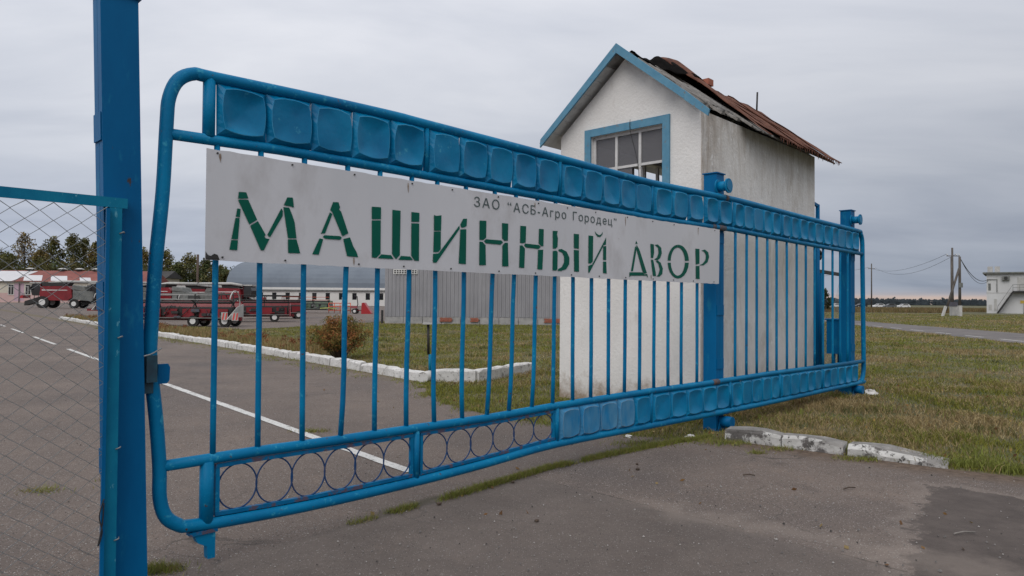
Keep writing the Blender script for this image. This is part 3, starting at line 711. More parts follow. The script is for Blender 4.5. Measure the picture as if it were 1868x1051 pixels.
# lettering, cut from green film in pieces as stencilled letters are (coordinates in metres along and up the board)
GLYPHS = [
    ('М', [[(0.1601,2.1131),(0.2034,2.1154),(0.2161,2.0815),(0.1553,2.073)],[(0.1525,2.0179),(0.1717,2.0154),(0.1679,1.9682),(0.1441,1.9687)],[(0.1424,1.9623),(0.167,1.9628),(0.1589,1.84),(0.1208,1.8392)],[(0.12,1.8338),(0.1589,1.8346),(0.1553,1.778),(0.1101,1.778)],[(0.1554,2.0667),(0.1828,2.0715),(0.2162,2.0733),(0.2716,1.9621),(0.2249,1.9308)],[(0.2297,1.9239),(0.2764,1.9552),(0.3256,1.8782),(0.318,1.8685),(0.3259,1.8579),(0.3502,1.8559),(0.3154,1.7853),(0.2962,1.7861)],[(0.4216,2.045),(0.4318,2.0291),(0.4303,1.9988),(0.353,1.8654),(0.3353,1.879)],[(0.4588,2.115),(0.4946,2.1171),(0.5026,2.0579),(0.4739,2.0636),(0.4363,2.0644)],[(0.4335,2.0537),(0.472,2.0539),(0.4952,2.0048),(0.5091,1.968),(0.5229,1.8717),(0.4676,1.8678)],[(0.4667,1.8611),(0.523,1.865),(0.5393,1.8173),(0.5492,1.7815),(0.4699,1.7791)]]),
    ('А', [[(0.7709,2.12),(0.8105,2.1223),(0.8223,2.0904),(0.8145,2.0765),(0.8307,2.0641),(0.8858,1.9294),(0.8422,1.906),(0.7662,2.0548),(0.7514,2.0683)],[(0.7494,2.0532),(0.7675,2.042),(0.718,1.9169),(0.6884,1.9117)],[(0.7127,1.9046),(0.8249,1.9068),(0.84,1.8968),(0.8253,1.8828),(0.7185,1.8824),(0.7018,1.893)],[(0.6801,1.8827),(0.7053,1.8785),(0.6761,1.7796),(0.6307,1.7801)],[(0.8481,1.8893),(0.8979,1.9039),(0.9245,1.8457),(0.9487,1.8114),(0.9611,1.7782),(0.8786,1.7812)]]),
    ('Ш', [[(1.0619,2.1199),(1.1354,2.1232),(1.1352,2.043),(1.063,2.0365)],[(1.0631,2.0282),(1.1341,2.0345),(1.1346,1.8091),(1.1012,1.7801),(1.0665,1.7815)],[(1.2276,2.1154),(1.2957,2.1157),(1.2919,1.8089),(1.2608,1.7783),(1.2278,1.813)],[(1.3883,2.116),(1.4584,2.1161),(1.4565,2.0529),(1.3879,2.047)],[(1.388,2.0371),(1.4566,2.0407),(1.4559,1.7767),(1.4173,1.7771),(1.3882,1.8107)],[(1.1422,1.8063),(1.2188,1.8051),(1.2425,1.7796),(1.1125,1.7785)],[(1.3025,1.8041),(1.3802,1.8037),(1.405,1.7798),(1.2792,1.776)]]),
    ('И', [[(1.5884,2.1128),(1.6133,2.1094),(1.6579,2.1179),(1.6538,2.0043),(1.5889,1.9993)],[(1.5881,1.9942),(1.6529,1.9991),(1.6517,1.8693),(1.6305,1.8493),(1.5845,1.8453)],[(1.5819,1.833),(1.6335,1.8394),(1.6583,1.8675),(1.8296,2.058),(1.8338,2.0338),(1.613,1.7706),(1.5808,1.7706)],[(1.8675,2.1113),(1.9054,2.1147),(1.901,2.0594),(1.8832,2.049),(1.8485,2.0424),(1.8383,2.0662)],[(1.8388,2.029),(1.8983,2.0352),(1.8965,1.7727),(1.8252,1.7741)]]),
    ('Н', [[(2.0331,2.1124),(2.1044,2.1163),(2.1038,1.9859),(2.0735,1.9661),(2.0328,1.9648)],[(2.0329,1.9511),(2.0663,1.9503),(2.0981,1.9277),(2.1042,1.774),(2.033,1.771)],[(2.1018,1.9742),(2.2672,1.9761),(2.2895,1.9634),(2.262,1.9419),(2.1001,1.9425),(2.0809,1.9574)],[(2.2744,2.1138),(2.3448,2.1151),(2.343,1.9788),(2.3027,1.9761),(2.278,1.9942)],[(2.3084,1.9591),(2.3432,1.9629),(2.3532,1.7749),(2.2817,1.772),(2.282,1.9361)]]),
    ('Н', [[(2.4849,2.1099),(2.5545,2.1116),(2.5512,1.9789),(2.5181,1.9694),(2.4841,1.9697)],[(2.482,1.9501),(2.5125,1.952),(2.5434,1.9278),(2.538,1.7695),(2.4759,1.7694)],[(2.5441,1.9695),(2.7112,1.9677),(2.7374,1.9527),(2.7078,1.9342),(2.5564,1.9384),(2.5325,1.9524)],[(2.7122,2.1037),(2.772,2.1042),(2.7697,1.963),(2.7448,1.9581),(2.7086,1.9801)],[(2.703,1.9265),(2.7675,1.9327),(2.7593,1.7648),(2.6973,1.7641)]]),
    ('Ы', [[(2.8865,2.1005),(2.9515,2.103),(2.9426,2.0748),(2.9548,2.0414),(2.9503,1.9656),(2.9269,1.9505),(2.8894,1.9483)],[(2.8896,1.9287),(2.9336,1.9347),(2.9533,1.9238),(2.9522,1.7772),(2.9354,1.762),(2.8887,1.7628)],[(2.9623,1.9457),(3.0058,1.9517),(3.0728,1.9322),(3.1099,1.8818),(3.1077,1.825),(3.0676,1.7798),(3.0011,1.7618),(2.9511,1.76),(2.964,1.7776),(3.0074,1.7948),(3.0402,1.8394),(3.037,1.8912),(3.0127,1.9202),(2.9651,1.9322)],[(3.168,2.0959),(3.2403,2.0968),(3.2387,1.9672),(3.1706,1.9684)],[(3.1707,1.9544),(3.2402,1.9531),(3.2435,1.7626),(3.1767,1.7638)]]),
    ('Й', [[(3.3755,2.096),(3.444,2.0955),(3.4389,1.8619),(3.4098,1.8444),(3.3736,1.8428)],[(3.3738,1.8212),(3.4318,1.8372),(3.6391,2.0984),(3.6367,2.0287),(3.6016,2.0218),(3.5642,1.9735),(3.3888,1.7578),(3.3744,1.76)],[(3.5941,2.0103),(3.6398,2.0168),(3.641,1.8851),(3.5922,1.8846)],[(3.5924,1.8699),(3.6411,1.8721),(3.6482,1.7611),(3.5918,1.7629)],[(3.4657,2.1426),(3.4955,2.1202),(3.5329,2.1093),(3.5629,2.1207),(3.5884,2.1456),(3.581,2.1174),(3.5481,2.0938),(3.5106,2.0939),(3.4807,2.1146)]]),
    ('Д', [[(4.114,2.046),(4.1382,2.0244),(4.0762,1.7984),(4.0399,1.7971)],[(4.1379,2.0613),(4.1818,2.0178),(4.2032,1.9884),(4.32,1.7884),(4.2703,1.7793),(4.2339,1.8134),(4.1302,2.0258)],[(4.0133,1.7853),(4.2455,1.7934),(4.2704,1.7746),(4.3284,1.7793),(4.3421,1.7422),(4.3119,1.7619),(4.045,1.7536),(4.0137,1.7399)],[(4.1296,2.0994),(4.1539,2.0734),(4.117,2.0646)]]),
    ('В', [[(4.3849,2.0854),(4.4479,2.0837),(4.4536,2.0022),(4.4369,1.9462),(4.3944,1.9441)],[(4.3945,1.928),(4.4371,1.9253),(4.4808,1.8035),(4.4897,1.7637),(4.4297,1.7637)],[(4.4616,2.0789),(4.522,2.0875),(4.5869,2.0578),(4.5979,2.0005),(4.5666,1.9507),(4.5145,1.9242),(4.4541,1.9309),(4.5056,1.9525),(4.5348,1.9971),(4.5275,2.0543)],[(4.5232,1.9246),(4.5757,1.903),(4.6167,1.8469),(4.6065,1.7885),(4.5505,1.7598),(4.4984,1.7611),(4.5329,1.7813),(4.5587,1.835),(4.5321,1.8915),(4.4834,1.9161)]]),
    ('О', [[(5.1213,1.9268),(5.1076,1.8729),(5.0762,1.8245),(5.03,1.7859),(4.9737,1.7607),(4.9124,1.7509),(4.8517,1.7572),(4.797,1.7786),(4.7529,1.8132),(4.7229,1.8577),(4.7096,1.9085),(4.7674,1.9131),(4.7765,1.8705),(4.7969,1.833),(4.8269,1.804),(4.8639,1.7859),(4.9047,1.7805),(4.9458,1.7885),(4.9834,1.8093),(5.0141,1.841),(5.0349,1.881),(5.0439,1.9255)],[(4.7094,1.933),(4.7134,1.9586),(4.7216,1.9837),(4.7337,2.0077),(4.7497,2.0302),(4.7691,2.0506),(4.7916,2.0685),(4.8168,2.0836),(4.8441,2.0954),(4.873,2.1038),(4.9029,2.1085),(4.898,2.0784),(4.8779,2.0748),(4.8584,2.0682),(4.8399,2.0586),(4.8229,2.0463),(4.8077,2.0315),(4.7945,2.0147),(4.7837,1.9961),(4.7755,1.9761),(4.77,1.9551),(4.7673,1.9336)],[(4.9065,2.1088),(4.9382,2.1092),(4.9694,2.1053),(4.9995,2.0973),(5.0276,2.0852),(5.053,2.0693),(5.0752,2.05),(5.0936,2.0278),(5.1076,2.0032),(5.1169,1.9767),(5.1214,1.9491),(5.044,1.9439),(5.041,1.9668),(5.0348,1.9888),(5.0254,2.0093),(5.0132,2.0279),(4.9984,2.0441),(4.9814,2.0575),(4.9627,2.0679),(4.9426,2.0749),(4.9216,2.0785),(4.9004,2.0786)]]),
    ('Р', [[(5.2453,2.0871),(5.33,2.0879),(5.337,1.9266),(5.2603,1.913)],[(5.2604,1.8986),(5.3371,1.9018),(5.3461,1.756),(5.2652,1.7589)],[(5.3708,2.0737),(5.4429,2.0883),(5.5161,2.0609),(5.5374,2.0093),(5.5062,1.9498),(5.4231,1.9116),(5.331,1.9077),(5.4024,1.9295),(5.4601,1.9739),(5.4681,2.0268),(5.4326,2.0615)]])]
for ch, pieces in GLYPHS:
    b = MB()
    for pc in pieces:
        n = len(b.v); b.v += [(u, sdisp(u, z) - .004, z) for u, z in pc]
        tri = tessellate_polygon([[Vector((u, z, 0)) for u, z in pc]])
        for t in tri: b.f.append([n + i for i in t]); b.sm.append(False)
    o = b.build('letter', SIGNGREEN, sign)
# company name in small dark letters, one object for each letter
def text_letters(txt, u_start, u_end, z_base, size, mt):
    cu = bpy.data.curves.new('lettering', 'FONT'); xs = []
    total = 0; meshes = []
    for ch in txt:
        if ch == ' ': meshes.append(None); continue
        cu.body = ch; cu.size = 1.0; cu.resolution_u = 3
        t_ = bpy.data.objects.new('tmp', cu); col.objects.link(t_)
        dg = bpy.context.evaluated_depsgraph_get(); dg.update()
        me = bpy.data.meshes.new_from_object(t_.evaluated_get(dg)); bpy.data.objects.remove(t_)
        meshes.append(me)
    adv = []
    for ch, me in zip(txt, meshes):
        if me is None: adv.append((0, .34)); continue
        xs = [v.co.x for v in me.vertices]; adv.append((min(xs), max(xs) - min(xs)))
    gap = .20; full = sum(a[1] for a in adv) + gap * (len(adv) - 1)
    sx = (u_end - u_start) / full; pen = u_start
    for me, a in zip(meshes, adv):
        if me is not None:
            for v in me.vertices:
                u = pen + (v.co.x - a[0]) * sx; z = z_base + v.co.y * size
                v.co = (u, sdisp(u, z) - .004, z)
            me.materials.clear(); me.materials.append(mt); link_mesh('small_letter', me, sign)
        pen += (a[1] + gap) * sx
text_letters('ЗАО “АСБ-Агро Городец”', 1.975, 3.80, 2.215, .105, SIGNDARK)
for u in np.linspace(.05, 5.7, 14):
    for z in (Z1 - .02, Z0 + .02):
        MB().disc((u + rnd.uniform(-.05, .05), sdisp(u, z) - .004, z), (0, 1, 0), .0055, .006, 8).build('rivet', DARK, sign)
MB().prism([(-.024, -.008, 1.716), (.052, -.010, 1.716), (.046, -.012, 1.728), (.040, -.012, 1.744), (.020, -.012, 1.750), (.004, -.010, 1.736), (-.014, -.008, 1.742), (-.024, -.006, 1.76)], (0, .003, 0)).build('torn_corner', DARK, sign)
STAIN = material('rust_stain', (0.20, 0.14, 0.10), (0.36, 0.31, 0.27), 30, .8)
for u, z, L in ((.05, Z1 - .02, .05), (1.36, Z1 - .02, .07), (2.66, Z1 - .02, .05), (3.95, Z1 - .02, .09), (5.3, Z1 - .02, .08), (.93, Z0 + .06, .05), (4.4, Z0 + .06, .05)):
    P = [(u - .004, z), (u + .005, z), (u + .007, z - L * .4), (u + .003, z - L), (u - .002, z - L * .7), (u - .006, z - L * .3)]
    MB().prism([(a, sdisp(a, c_) - .0025, c_) for a, c_ in P], (0, .001, 0)).build('rust_run', STAIN, sign)
# dents along the edges

# ------------------------------------------------------------------ posts
pL = empty('gate_post', gxy(-.39, 0), GROT)
tag(pL, 'tall blue steel gate post in the foreground beside the wire mesh panel', 'post')
def post_box(x0, x1, y0, y1, z0, z1, lean):
    b = MB(); vs = []
    for z in (z0, z1):
        s_ = lean * z
        vs += [(x0 + s_, y0, z), (x1 + s_, y0, z), (x1 + s_, y1, z), (x0 + s_, y1, z)]
    b.add(vs, [(3, 2, 1, 0), (4, 5, 6, 7), (0, 1, 5, 4), (1, 2, 6, 5), (2, 3, 7, 6), (3, 0, 4, 7)]); return b
LEAN = -.031
post_box(-.088, .088, -.070, -.064, -.05, 3.035, LEAN).build('front_flange', BLUE_POST, pL)
post_box(-.084, .084, -.063, .000, -.05, 3.030, LEAN).build('channel', BLUE_POST, pL)
post_box(-.084, .084, .004, .070, -.05, 3.030, LEAN).build('channel', BLUE_POST, pL)
for z0, z1 in ((2.29, 2.43), (1.44, 1.58), (.60, .73)):
    for s_ in (-1, 1):
        post_box(.0848 * s_ - .004 + .004 * s_, .0848 * s_ + .004 + .004 * s_, -.055, .060, z0, z1, LEAN).build('batten_plate', BLUE_POST, pL)
post_box(-.100, .100, -.082, .082, 3.036, 3.048, LEAN).build('cap_plate', BLUE_POST, pL)
lb = MB(); lb.box(.066, .118, -.068, -.04, 1.06, 1.20); lb.box(.066, .110, -.036, .03, 1.0, 1.19); lb.build('latch_box', LATCH, pL)

fence = empty('mesh_fence_panel', gxy(-.39, 0), GROT)
tag(fence, 'chain link fence panel in a turquoise angle iron frame left of the tall post', 'fence')
def fbar(b, x0, x1, z0, z1, y=-.125): b.box(x0, x1, y, y + .006, z0, z1); return b
fb = fbar(MB(), -3.2, -.055, 1.948, 1.998); fb.box(-3.2, -.055, -.119, -.075, 1.992, 1.998); fb.build('frame_rail', BLUE_OLD, fence)
fb = fbar(MB(), -.135, -.080, .03, 1.947); fb.box(-.086, -.080, -.119, -.075, .03, 1.947); fb.build('frame_upright', BLUE_OLD, fence)
fb = fbar(MB(), -3.2, -.139, .06, .11); fb.build('frame_rail', BLUE_OLD, fence)
MB().box(-.155, -.139, -.145, -.13, .12, 1.94).build('mesh_tension_bar', BLUE_POST, fence)
b = MB(); px_, pz_ = .112, .086; nx = 27; nzr = int(1.84 / pz_)
for i in range(nx):
    x0 = -.15 - i * px_; P = []
    for k in range(nzr * 2 + 1):
        z = 1.945 - k * pz_ / 2
        P.append((x0 - (px_ * .5 if k % 2 else 0) + rnd.uniform(-.003, .003), -.136 + (.003 if k % 2 else -.003), z + rnd.uniform(-.002, .002)))
    b.tube(P, .0022, 4, cap=False)
    # its neighbour mirrors it, hooked in at every other turn, which makes the diamonds
    Q = [(x0 - (px_ * .5 if k % 2 else px_) + rnd.uniform(-.003, .003), P[k][1], P[k][2]) for k in range(len(P))]
    b.tube(Q, .0022, 4, cap=False)
mo = b.build('wire_mesh', WIRE, fence); mo['kind'] = 'stuff'
for z in (1.82, 1.3, .75, .3):
    MB().tube(curve_round([(-.09, -.128, z), (-.075, -.14, z + .008), (-.062, -.10, z + .004)], 4), .0035, 6).build('tie_wire', WIRE, fence)
# loose bundle of tie wire on the upright
MB().tube(curve_round([(-.145, -.15, .52), (-.165, -.155, .44), (-.15, -.15, .36), (-.17, -.16, .30), (-.15, -.15, .40), (-.145, -.15, .50)], 5), .003, 5).build('wire_coil', DARK, fence)

def guide_post(u, label, box=False):
    p = empty('gate_guide_post', gxy(u, -.135), GROT)
    tag(p, label, 'post', 'guide posts behind the gate')
    MB().box(-.090, -.002, -.080, .085, -.05, 3.02).build('channel', BLUE_POST, p)
    MB().box(.002, .090, -.080, .085, -.05, 3.02).build('channel', BLUE_POST, p)
    MB().box(-.105, .105, -.095, .10, 3.021, 3.033).build('cap_plate', BLUE_POST, p)
    for z in (.72, 1.35, 2.2):
        MB().box(-.080, .080, -.0885, -.0805, z, z + .12).build('batten_plate', BLUE_POST, p)
    MB().tube([(-.06, -.081, 2.86), (-.06, -.205, 2.86)], .058, 20).build('roller_drum', BLUE, p)
    fl_ = MB().tube([(-.06, -.207, 2.86), (-.06, -.225, 2.86)], .086, 24).build('roller_flange', BLUE, p)
    MB().tube([(-.06, -.2255, 2.86), (-.06, -.232, 2.86)], .06, 20).build('axle_cap', BLUE_TILE, fl_)
    MB().tube([(-.06, -.081, 2.86), (-.06, -.098, 2.86)], .086, 24).build('roller_flange', BLUE, p)
    MB().tube([(.02, -.09, .105), (.02, -.23, .105)], .065, 18).build('lower_roller', BLUE_POST, p)
    MB().prism([(-.09, -.10, .0), (.09, -.10, .0), (.05, -.10, .10), (-.05, -.10, .10)], (0, -.006, 0)).build('roller_bracket', BLUE_POST, p)
    return p
guide_post(6.0, 'blue guide post with roller in front of the stained wall corner')
guide_post(10.45, 'blue guide post with roller at the far right end of the gate')

# ------------------------------------------------------------------ gatehouse
HTH = R(43.5); HK = Vector((2.46, 9.09, 0)); HROT = math.pi / 2 - HTH
house = empty('gatehouse', HK, HROT)
tag(house, 'small tall white plastered gatehouse with a broken rusty gable roof', 'building')
W, LN, EV, RZ = 2.37, 3.96, 4.02, 4.98           # width (y), length (x), eaves, gable apex
T = .18
WY0, WY1, WZ0, WZ1 = .565, 1.785, 2.55, 3.94
b = MB()
b.box(0, T, 0, WY0, -.05, EV); b.box(0, T, WY1, W, -.05, EV); b.box(0, T, WY0, WY1, -.05, WZ0); b.box(0, T, WY0, WY1, WZ1, EV)
b.prism([(0, 0, EV), (0, W, EV), (0, W / 2, RZ)], (T, 0, 0)); b.build('front_wall', PLASTER, house)
MB().box(.003, LN, -.012, T, -.05, EV).build('side_wall', PLASTER_DIRTY, house)
b = MB(); b.box(T, 1.75, W - T, W, -.05, EV); b.box(3.05, LN, W - T, W, -.05, EV); b.box(1.75, 3.05, W - T, W, -.05, 2.7); b.box(1.75, 3.05, W - T, W, 3.93, EV); b.build('side_wall', PLASTER, house)
b = MB(); b.box(LN - T, LN, T, W - T, -.05, EV); b.prism([(LN - T, 0, EV), (LN - T, W, EV), (LN - T, W / 2, RZ)], (T, 0, 0)); b.build('back_wall', PLASTER, house)
MB().box(T, LN - T, T, W - T, 2.20, 2.32).build('upper_floor', ROOM, house)
MB().box(T, LN - T, T, W - T, 3.985, 4.015).build('ceiling_boards', WOODGREY, house)
win = MB(); 
win.box(-.028, .0, WY0 - .11, WY0, WZ0 - .11, WZ1 + .11)
w_ = empty('window', (0, 0, 0), 0, house)
win.build('trim_board', WOODBLUE, w_)
MB().box(-.028, 0, WY1, WY1 + .11, WZ0 - .11, WZ1 + .11).build('trim_board', WOODBLUE, w_)
MB().box(-.026, 0, WY0 + .001, (WY0 + WY1) / 2 - .10, WZ1, WZ1 + .11).build('trim_board', WOODBLUE, w_)
MB().box(-.027, 0, (WY0 + WY1) / 2 - .096, WY1 - .001, WZ1, WZ1 + .11).build('trim_board', WOODBLUE, w_)
MB().box(-.06, 0, WY0 + .001, WY1 - .001, WZ0 - .11, WZ0).build('trim_board', WOODBLUE, w_)
fw_ = .045
f = MB(); f.box(.05, .10, WY0 + .002, WY0 + fw_, WZ0, WZ1); f.box(.05, .10, WY1 - fw_, WY1 - .002, WZ0, WZ1)
f.box(.05, .10, WY0 + fw_, WY1 - fw_, WZ1 - fw_, WZ1 - .002); f.box(.05, .10, WY0 + fw_, WY1 - fw_, WZ0 + .002, WZ0 + fw_); f.build('window_frame', WHITEWOOD, w_)
ys = [WY0 + fw_, .975, 1.375, WY1 - fw_]; zs = [WZ0 + fw_, 3.00, 3.44, WZ1 - fw_]
for y in ys[1:3]: MB().box(.052, .092, y - .02, y + .02, WZ0 + fw_, WZ1 - fw_).build('mullion', WHITEWOOD, w_)
for z in zs[1:3]:
    for i in range(3): MB().box(.055, .090, ys[i] + (.02 if i else 0), ys[i + 1] - (.02 if i < 2 else 0), z - .018, z + .018).build('glazing_bar', WHITEWOOD, w_)
GLASS = bpy.data.materials.new('reflection_grey_glass'); GLASS.use_nodes = True  # pane base lightened to grey to paint in the reflection
t = GLASS.node_tree; pb = t.nodes['Principled BSDF']; pb.inputs['Base Color'].default_value = (.17, .165, .175, 1); pb.inputs['Roughness'].default_value = .07
tr = t.nodes.new('ShaderNodeBsdfTransparent'); mx = t.nodes.new('ShaderNodeMixShader'); mx.inputs['Fac'].default_value = .52
t.links.new(tr.outputs[0], mx.inputs[1]); t.links.new(pb.outputs[0], mx.inputs[2]); t.links.new(mx.outputs[0], t.nodes['Material Output'].inputs['Surface'])
for i in range(3):
    for j in range(3):
        if (i, j) in ((0, 1), (0, 0)): continue         # the broken panes
        y0, y1 = ys[i] + (.02 if i else 0), ys[i + 1] - (.02 if i < 2 else 0); z0, z1 = zs[j] + (.018 if j else 0), zs[j + 1] - (.018 if j < 2 else 0)
        if (i, j) == (1, 1): y0 += .12
        MB().add([(.070, y0, z0), (.070, y1, z0), (.070 + rnd.uniform(-.004, .004), y1, z1), (.070, y0, z1), (.074, y0, z0), (.074, y1, z0), (.074, y1, z1), (.074, y0, z1)],
                 [(0, 1, 2, 3), (7, 6, 5, 4), (0, 4, 5, 1), (1, 5, 6, 2), (2, 6, 7, 3), (3, 7, 4, 0)]).build('pane', GLASS, w_)
MB().tube(curve_round([(-.034, 1.08, 4.08), (-.033, 1.082, 3.93), (.045, 1.0, 3.45), (.045, .985, 3.12)], 5), .004, 5).build('loose_cable', DARK, w_)
# window in the far side wall, seen through the broken pane
w2 = empty('window', (0, 0, 0), 0, house)
f = MB()
for x in (1.752, 2.17, 2.60, 3.0): f.box(x, x + .045, W - .12, W - .07, 2.702, 3.928)
f.box(1.80, 3.0, W - .117, W - .073, 3.32, 3.36); f.build('window_frame', WHITEWOOD, w2)
# --- roof
SL = (5.06 - 3.93) / (W / 2 + .22)
def rz(y, lift=0): return 5.06 - SL * abs(y - W / 2) + lift
# left slope: corrugated grey sheet on boards
b = MB(); NX, NY = 40, 6
for j in range(NY + 1):
    y = W / 2 + (W / 2 + .26) * j / NY
    for i in range(NX + 1):
        x = -.21 + (LN + .21 + .38) * i / NX
        b.v.append((x, y, rz(y) + .045 + .012 * math.sin(i * 1.9)))
for j in range(NY):
    for i in range(NX):
        a = j * (NX + 1) + i; b.f.append([a, a + NX + 1, a + NX + 2, a + 1]); b.sm.append(True)
o = b.build('roof_slope', SLATE, house); md = o.modifiers.new('t', 'SOLIDIFY'); md.thickness = .012
# soffit boards below the left slope at the gable overhang
for k in range(7):
    y0 = W / 2 + .02 + k * .20; y1 = y0 + .192
    MB().add([(-.19, y0, rz(y0) - .012), (-.19, y1, rz(y1) - .012), (LN + .3, y1, rz(y1) - .012), (LN + .3, y0, rz(y0) - .012), (-.19, y0, rz(y0) + .016), (-.19, y1, rz(y1) + .016), (LN + .3, y1, rz(y1) + .016), (LN + .3, y0, rz(y0) + .016)],
             [(0, 1, 2, 3), (7, 6, 5, 4), (0, 4, 5, 1), (1, 5, 6, 2), (2, 6, 7, 3), (3, 7, 4, 0)]).build('roof_board', WHITEWOOD if k else WOODGREY, house)
for k in range(7):
    y1 = W / 2 - .02 - k * .20; y0 = y1 - .192; xs0 = (-.19 + (0 if k < 2 else rnd.uniform(0, .12))) if k < 6 else 1.85; xe = LN + .33 + rnd.uniform(-.05, .05)
    MB().add([(xs0, y0, rz(y0) - .012), (xs0, y1, rz(y1) - .012), (xe, y1, rz(y1) - .012), (xe, y0, rz(y0) - .012), (xs0, y0, rz(y0) + .016), (xs0, y1, rz(y1) + .016), (xe, y1, rz(y1) + .016), (xe, y0, rz(y0) + .016)],
             [(0, 1, 2, 3), (7, 6, 5, 4), (0, 4, 5, 1), (1, 5, 6, 2), (2, 6, 7, 3), (3, 7, 4, 0)]).build('roof_board', WOODGREY, house)
# barge boards
def barge(side, ye, mt, y_in=0.0):
    y_s = W / 2 + side * y_in; b = MB(); h = .135
    P = [(y_s, rz(y_s) + .075), (ye, rz(ye) + .055), (ye + side * .01, rz(ye) + .055 - h * .9), (y_s, rz(y_s) + .075 - h)]
    b.prism([(-.215, y, z) for y, z in P], (-.028, 0, 0)); return b.build('barge_board', mt, house)
barge(1, W + .215, WOODBLUE, .001)
barge(-1, .12, WOODBLUE, .001)
bb = MB(); y_a, y_b = .118, -.245
bb.prism([(-.217, y_a, rz(y_a) + .062), (-.217, y_b, rz(y_b) + .03), (-.217, y_b + .02, rz(y_b) - .05), (-.217, y_a, rz(y_a) - .066)], (-.026, 0, 0)); bb.build('barge_board', WOODBLUE, house)
# broken slate edge under the metal, near the gable on the right slope
for k, (x0, x1, ya, yb, dz) in enumerate(((-.16, .50, 1.0, .25, .03), (-.12, .75, .30, -.03, .025), (.02, .95, .62, -.01, .05), (.35, 1.45, .30, -.05, .03), (1.1, 2.1, .5, -.26, .035))):
    b = MB(); NX, NY = 22, 6
    for j in range(NY + 1):
        for i in range(NX + 1):
            tx = i / NX; ty = j / NY
            x = x0 + (x1 - x0) * tx + (rnd.uniform(-.03, .03) if i in (0, NX) else 0); y = ya + (yb - ya) * ty + (rnd.uniform(-.03, .03) if j == NY else 0)
            b.v.append((x, y, rz(y) + dz + .014 * math.sin(x * 42) + .03 * (1 - tx) * (k % 2) * (1 - ty)))
    for j in range(NY):
        for i in range(NX):
            a = j * (NX + 1) + i; b.f.append([a, a + 1, a + NX + 2, a + NX + 1]); b.sm.append(True)
    o = b.build('broken_roof_sheet', SLATE, house); md = o.modifiers.new('t', 'SOLIDIFY'); md.thickness = .014
# rusty metal sheets; the front ones are torn up and curl over the ridge
def lift(x, y):
    t_ = abs(W / 2 - y) / (W / 2)                       # 0 at ridge, 1 at wall
    back = math.exp(-(max(0, y - W / 2) / .17) ** 2)   # beyond the ridge the sheet comes down again
    l = .21 * math.exp(-((x - 1.30) / .42) ** 2) * max(0, 1 - t_ * .9) + .05 * math.exp(-((x - .8) / .35) ** 2) * math.exp(-(t_ - .5) ** 2 * 8)
    return l * back + .015 * math.sin(x * 5 + y * 3) + .010 * math.sin(x * 11 - y * 7)
xb = [.78, 1.45, 2.10, 2.65, 3.2, 3.78, LN + .40]
for k in range(6):
    x0, x1 = xb[k], xb[k + 1] + .012; NX, NY = 10, 20; b = MB()
    for j in range(NY + 1):
        for i in range(NX + 1):
            tx, ty = i / NX, j / NY
            yy = W / 2 + .40 + (-.33 - W / 2 - .40) * ty
            front = x0 + (.10 * math.sin(ty * 9) * (1 - ty) + .62 * ty ** 1.5 if k == 0 else .30 * max(0, ty - .8) / .2 if k == 1 else 0)
            x = front + (max(x1, front + .02) - front) * tx
            y = yy + (rnd.uniform(-.02, .012) if j == NY else 0)
            seam = .022 if i == 0 and k > 1 else 0
            b.v.append((x, y, rz(y) + .075 + lift(x, y) + seam + .003 * k % .004))
    for j in range(NY):
        for i in range(NX):
            a = j * (NX + 1) + i; b.f.append([a, a + 1, a + NX + 2, a + NX + 1]); b.sm.append(True)
    o = b.build('roof_metal_sheet', RUST, house); md = o.modifiers.new('t', 'SOLIDIFY'); md.thickness = .006
# torn ridge felt by the gable, black to paint in shade under lifted sheets
b = MB(); NX, NY = 24, 16
for j in range(NY + 1):
    for i in range(NX + 1):
        tx, ty = i / NX, j / NY; x = .12 + 1.06 * tx + .10 * math.sin(ty * 7); y = W / 2 + .42 - (.45 + .57 * tx ** .8) * ty
        b.v.append((x, y, rz(y) + .052 + .012 + lift(x, y) * 1.0 + .018 * math.sin(x * 9 + y * 6) + .014 * math.sin(x * 19 - y * 12)))
for j in range(NY):
    for i in range(NX):
        a = j * (NX + 1) + i; b.f.append([a, a + 1, a + NX + 2, a + NX + 1]); b.sm.append(True)
o = b.build('shaded_ridge_felt', FELT_SHADE, house); md = o.modifiers.new('t', 'SOLIDIFY'); md.thickness = .006
for k, x in enumerate((.1, .55, 1.0)):     # exposed rafter tails and battens
    MB().bar((x, W / 2 - .15, rz(W / 2 - .15) + .03), (x + .1, -.2, rz(-.2) + .035), .05, .03).build('batten', WOODGREY, house)
for k in range(26):                        # ragged drips of rust and moss along the eaves
    x = 1.75 + k * .098 + rnd.uniform(-.03, .03); L = rnd.uniform(.03, .09)
    MB().prism([(x, -.335, rz(-.335) + .09), (x + .05, -.335, rz(-.335) + .09), (x + .03, -.34, rz(-.335) + .07 - L)], (0, .006, 0)).build('eaves_fringe', RUST, house)
MB().tube([(LN + .36, W / 2, 5.05), (LN + .37, W / 2 - .01, 5.46)], .017, 8).build('roof_rod', DARK, house)
b = MB(); b.box(2.30, 2.47, W / 2 - .08, W / 2 + .04, 5.13, 5.235); b.build('brick', BRICK, house)

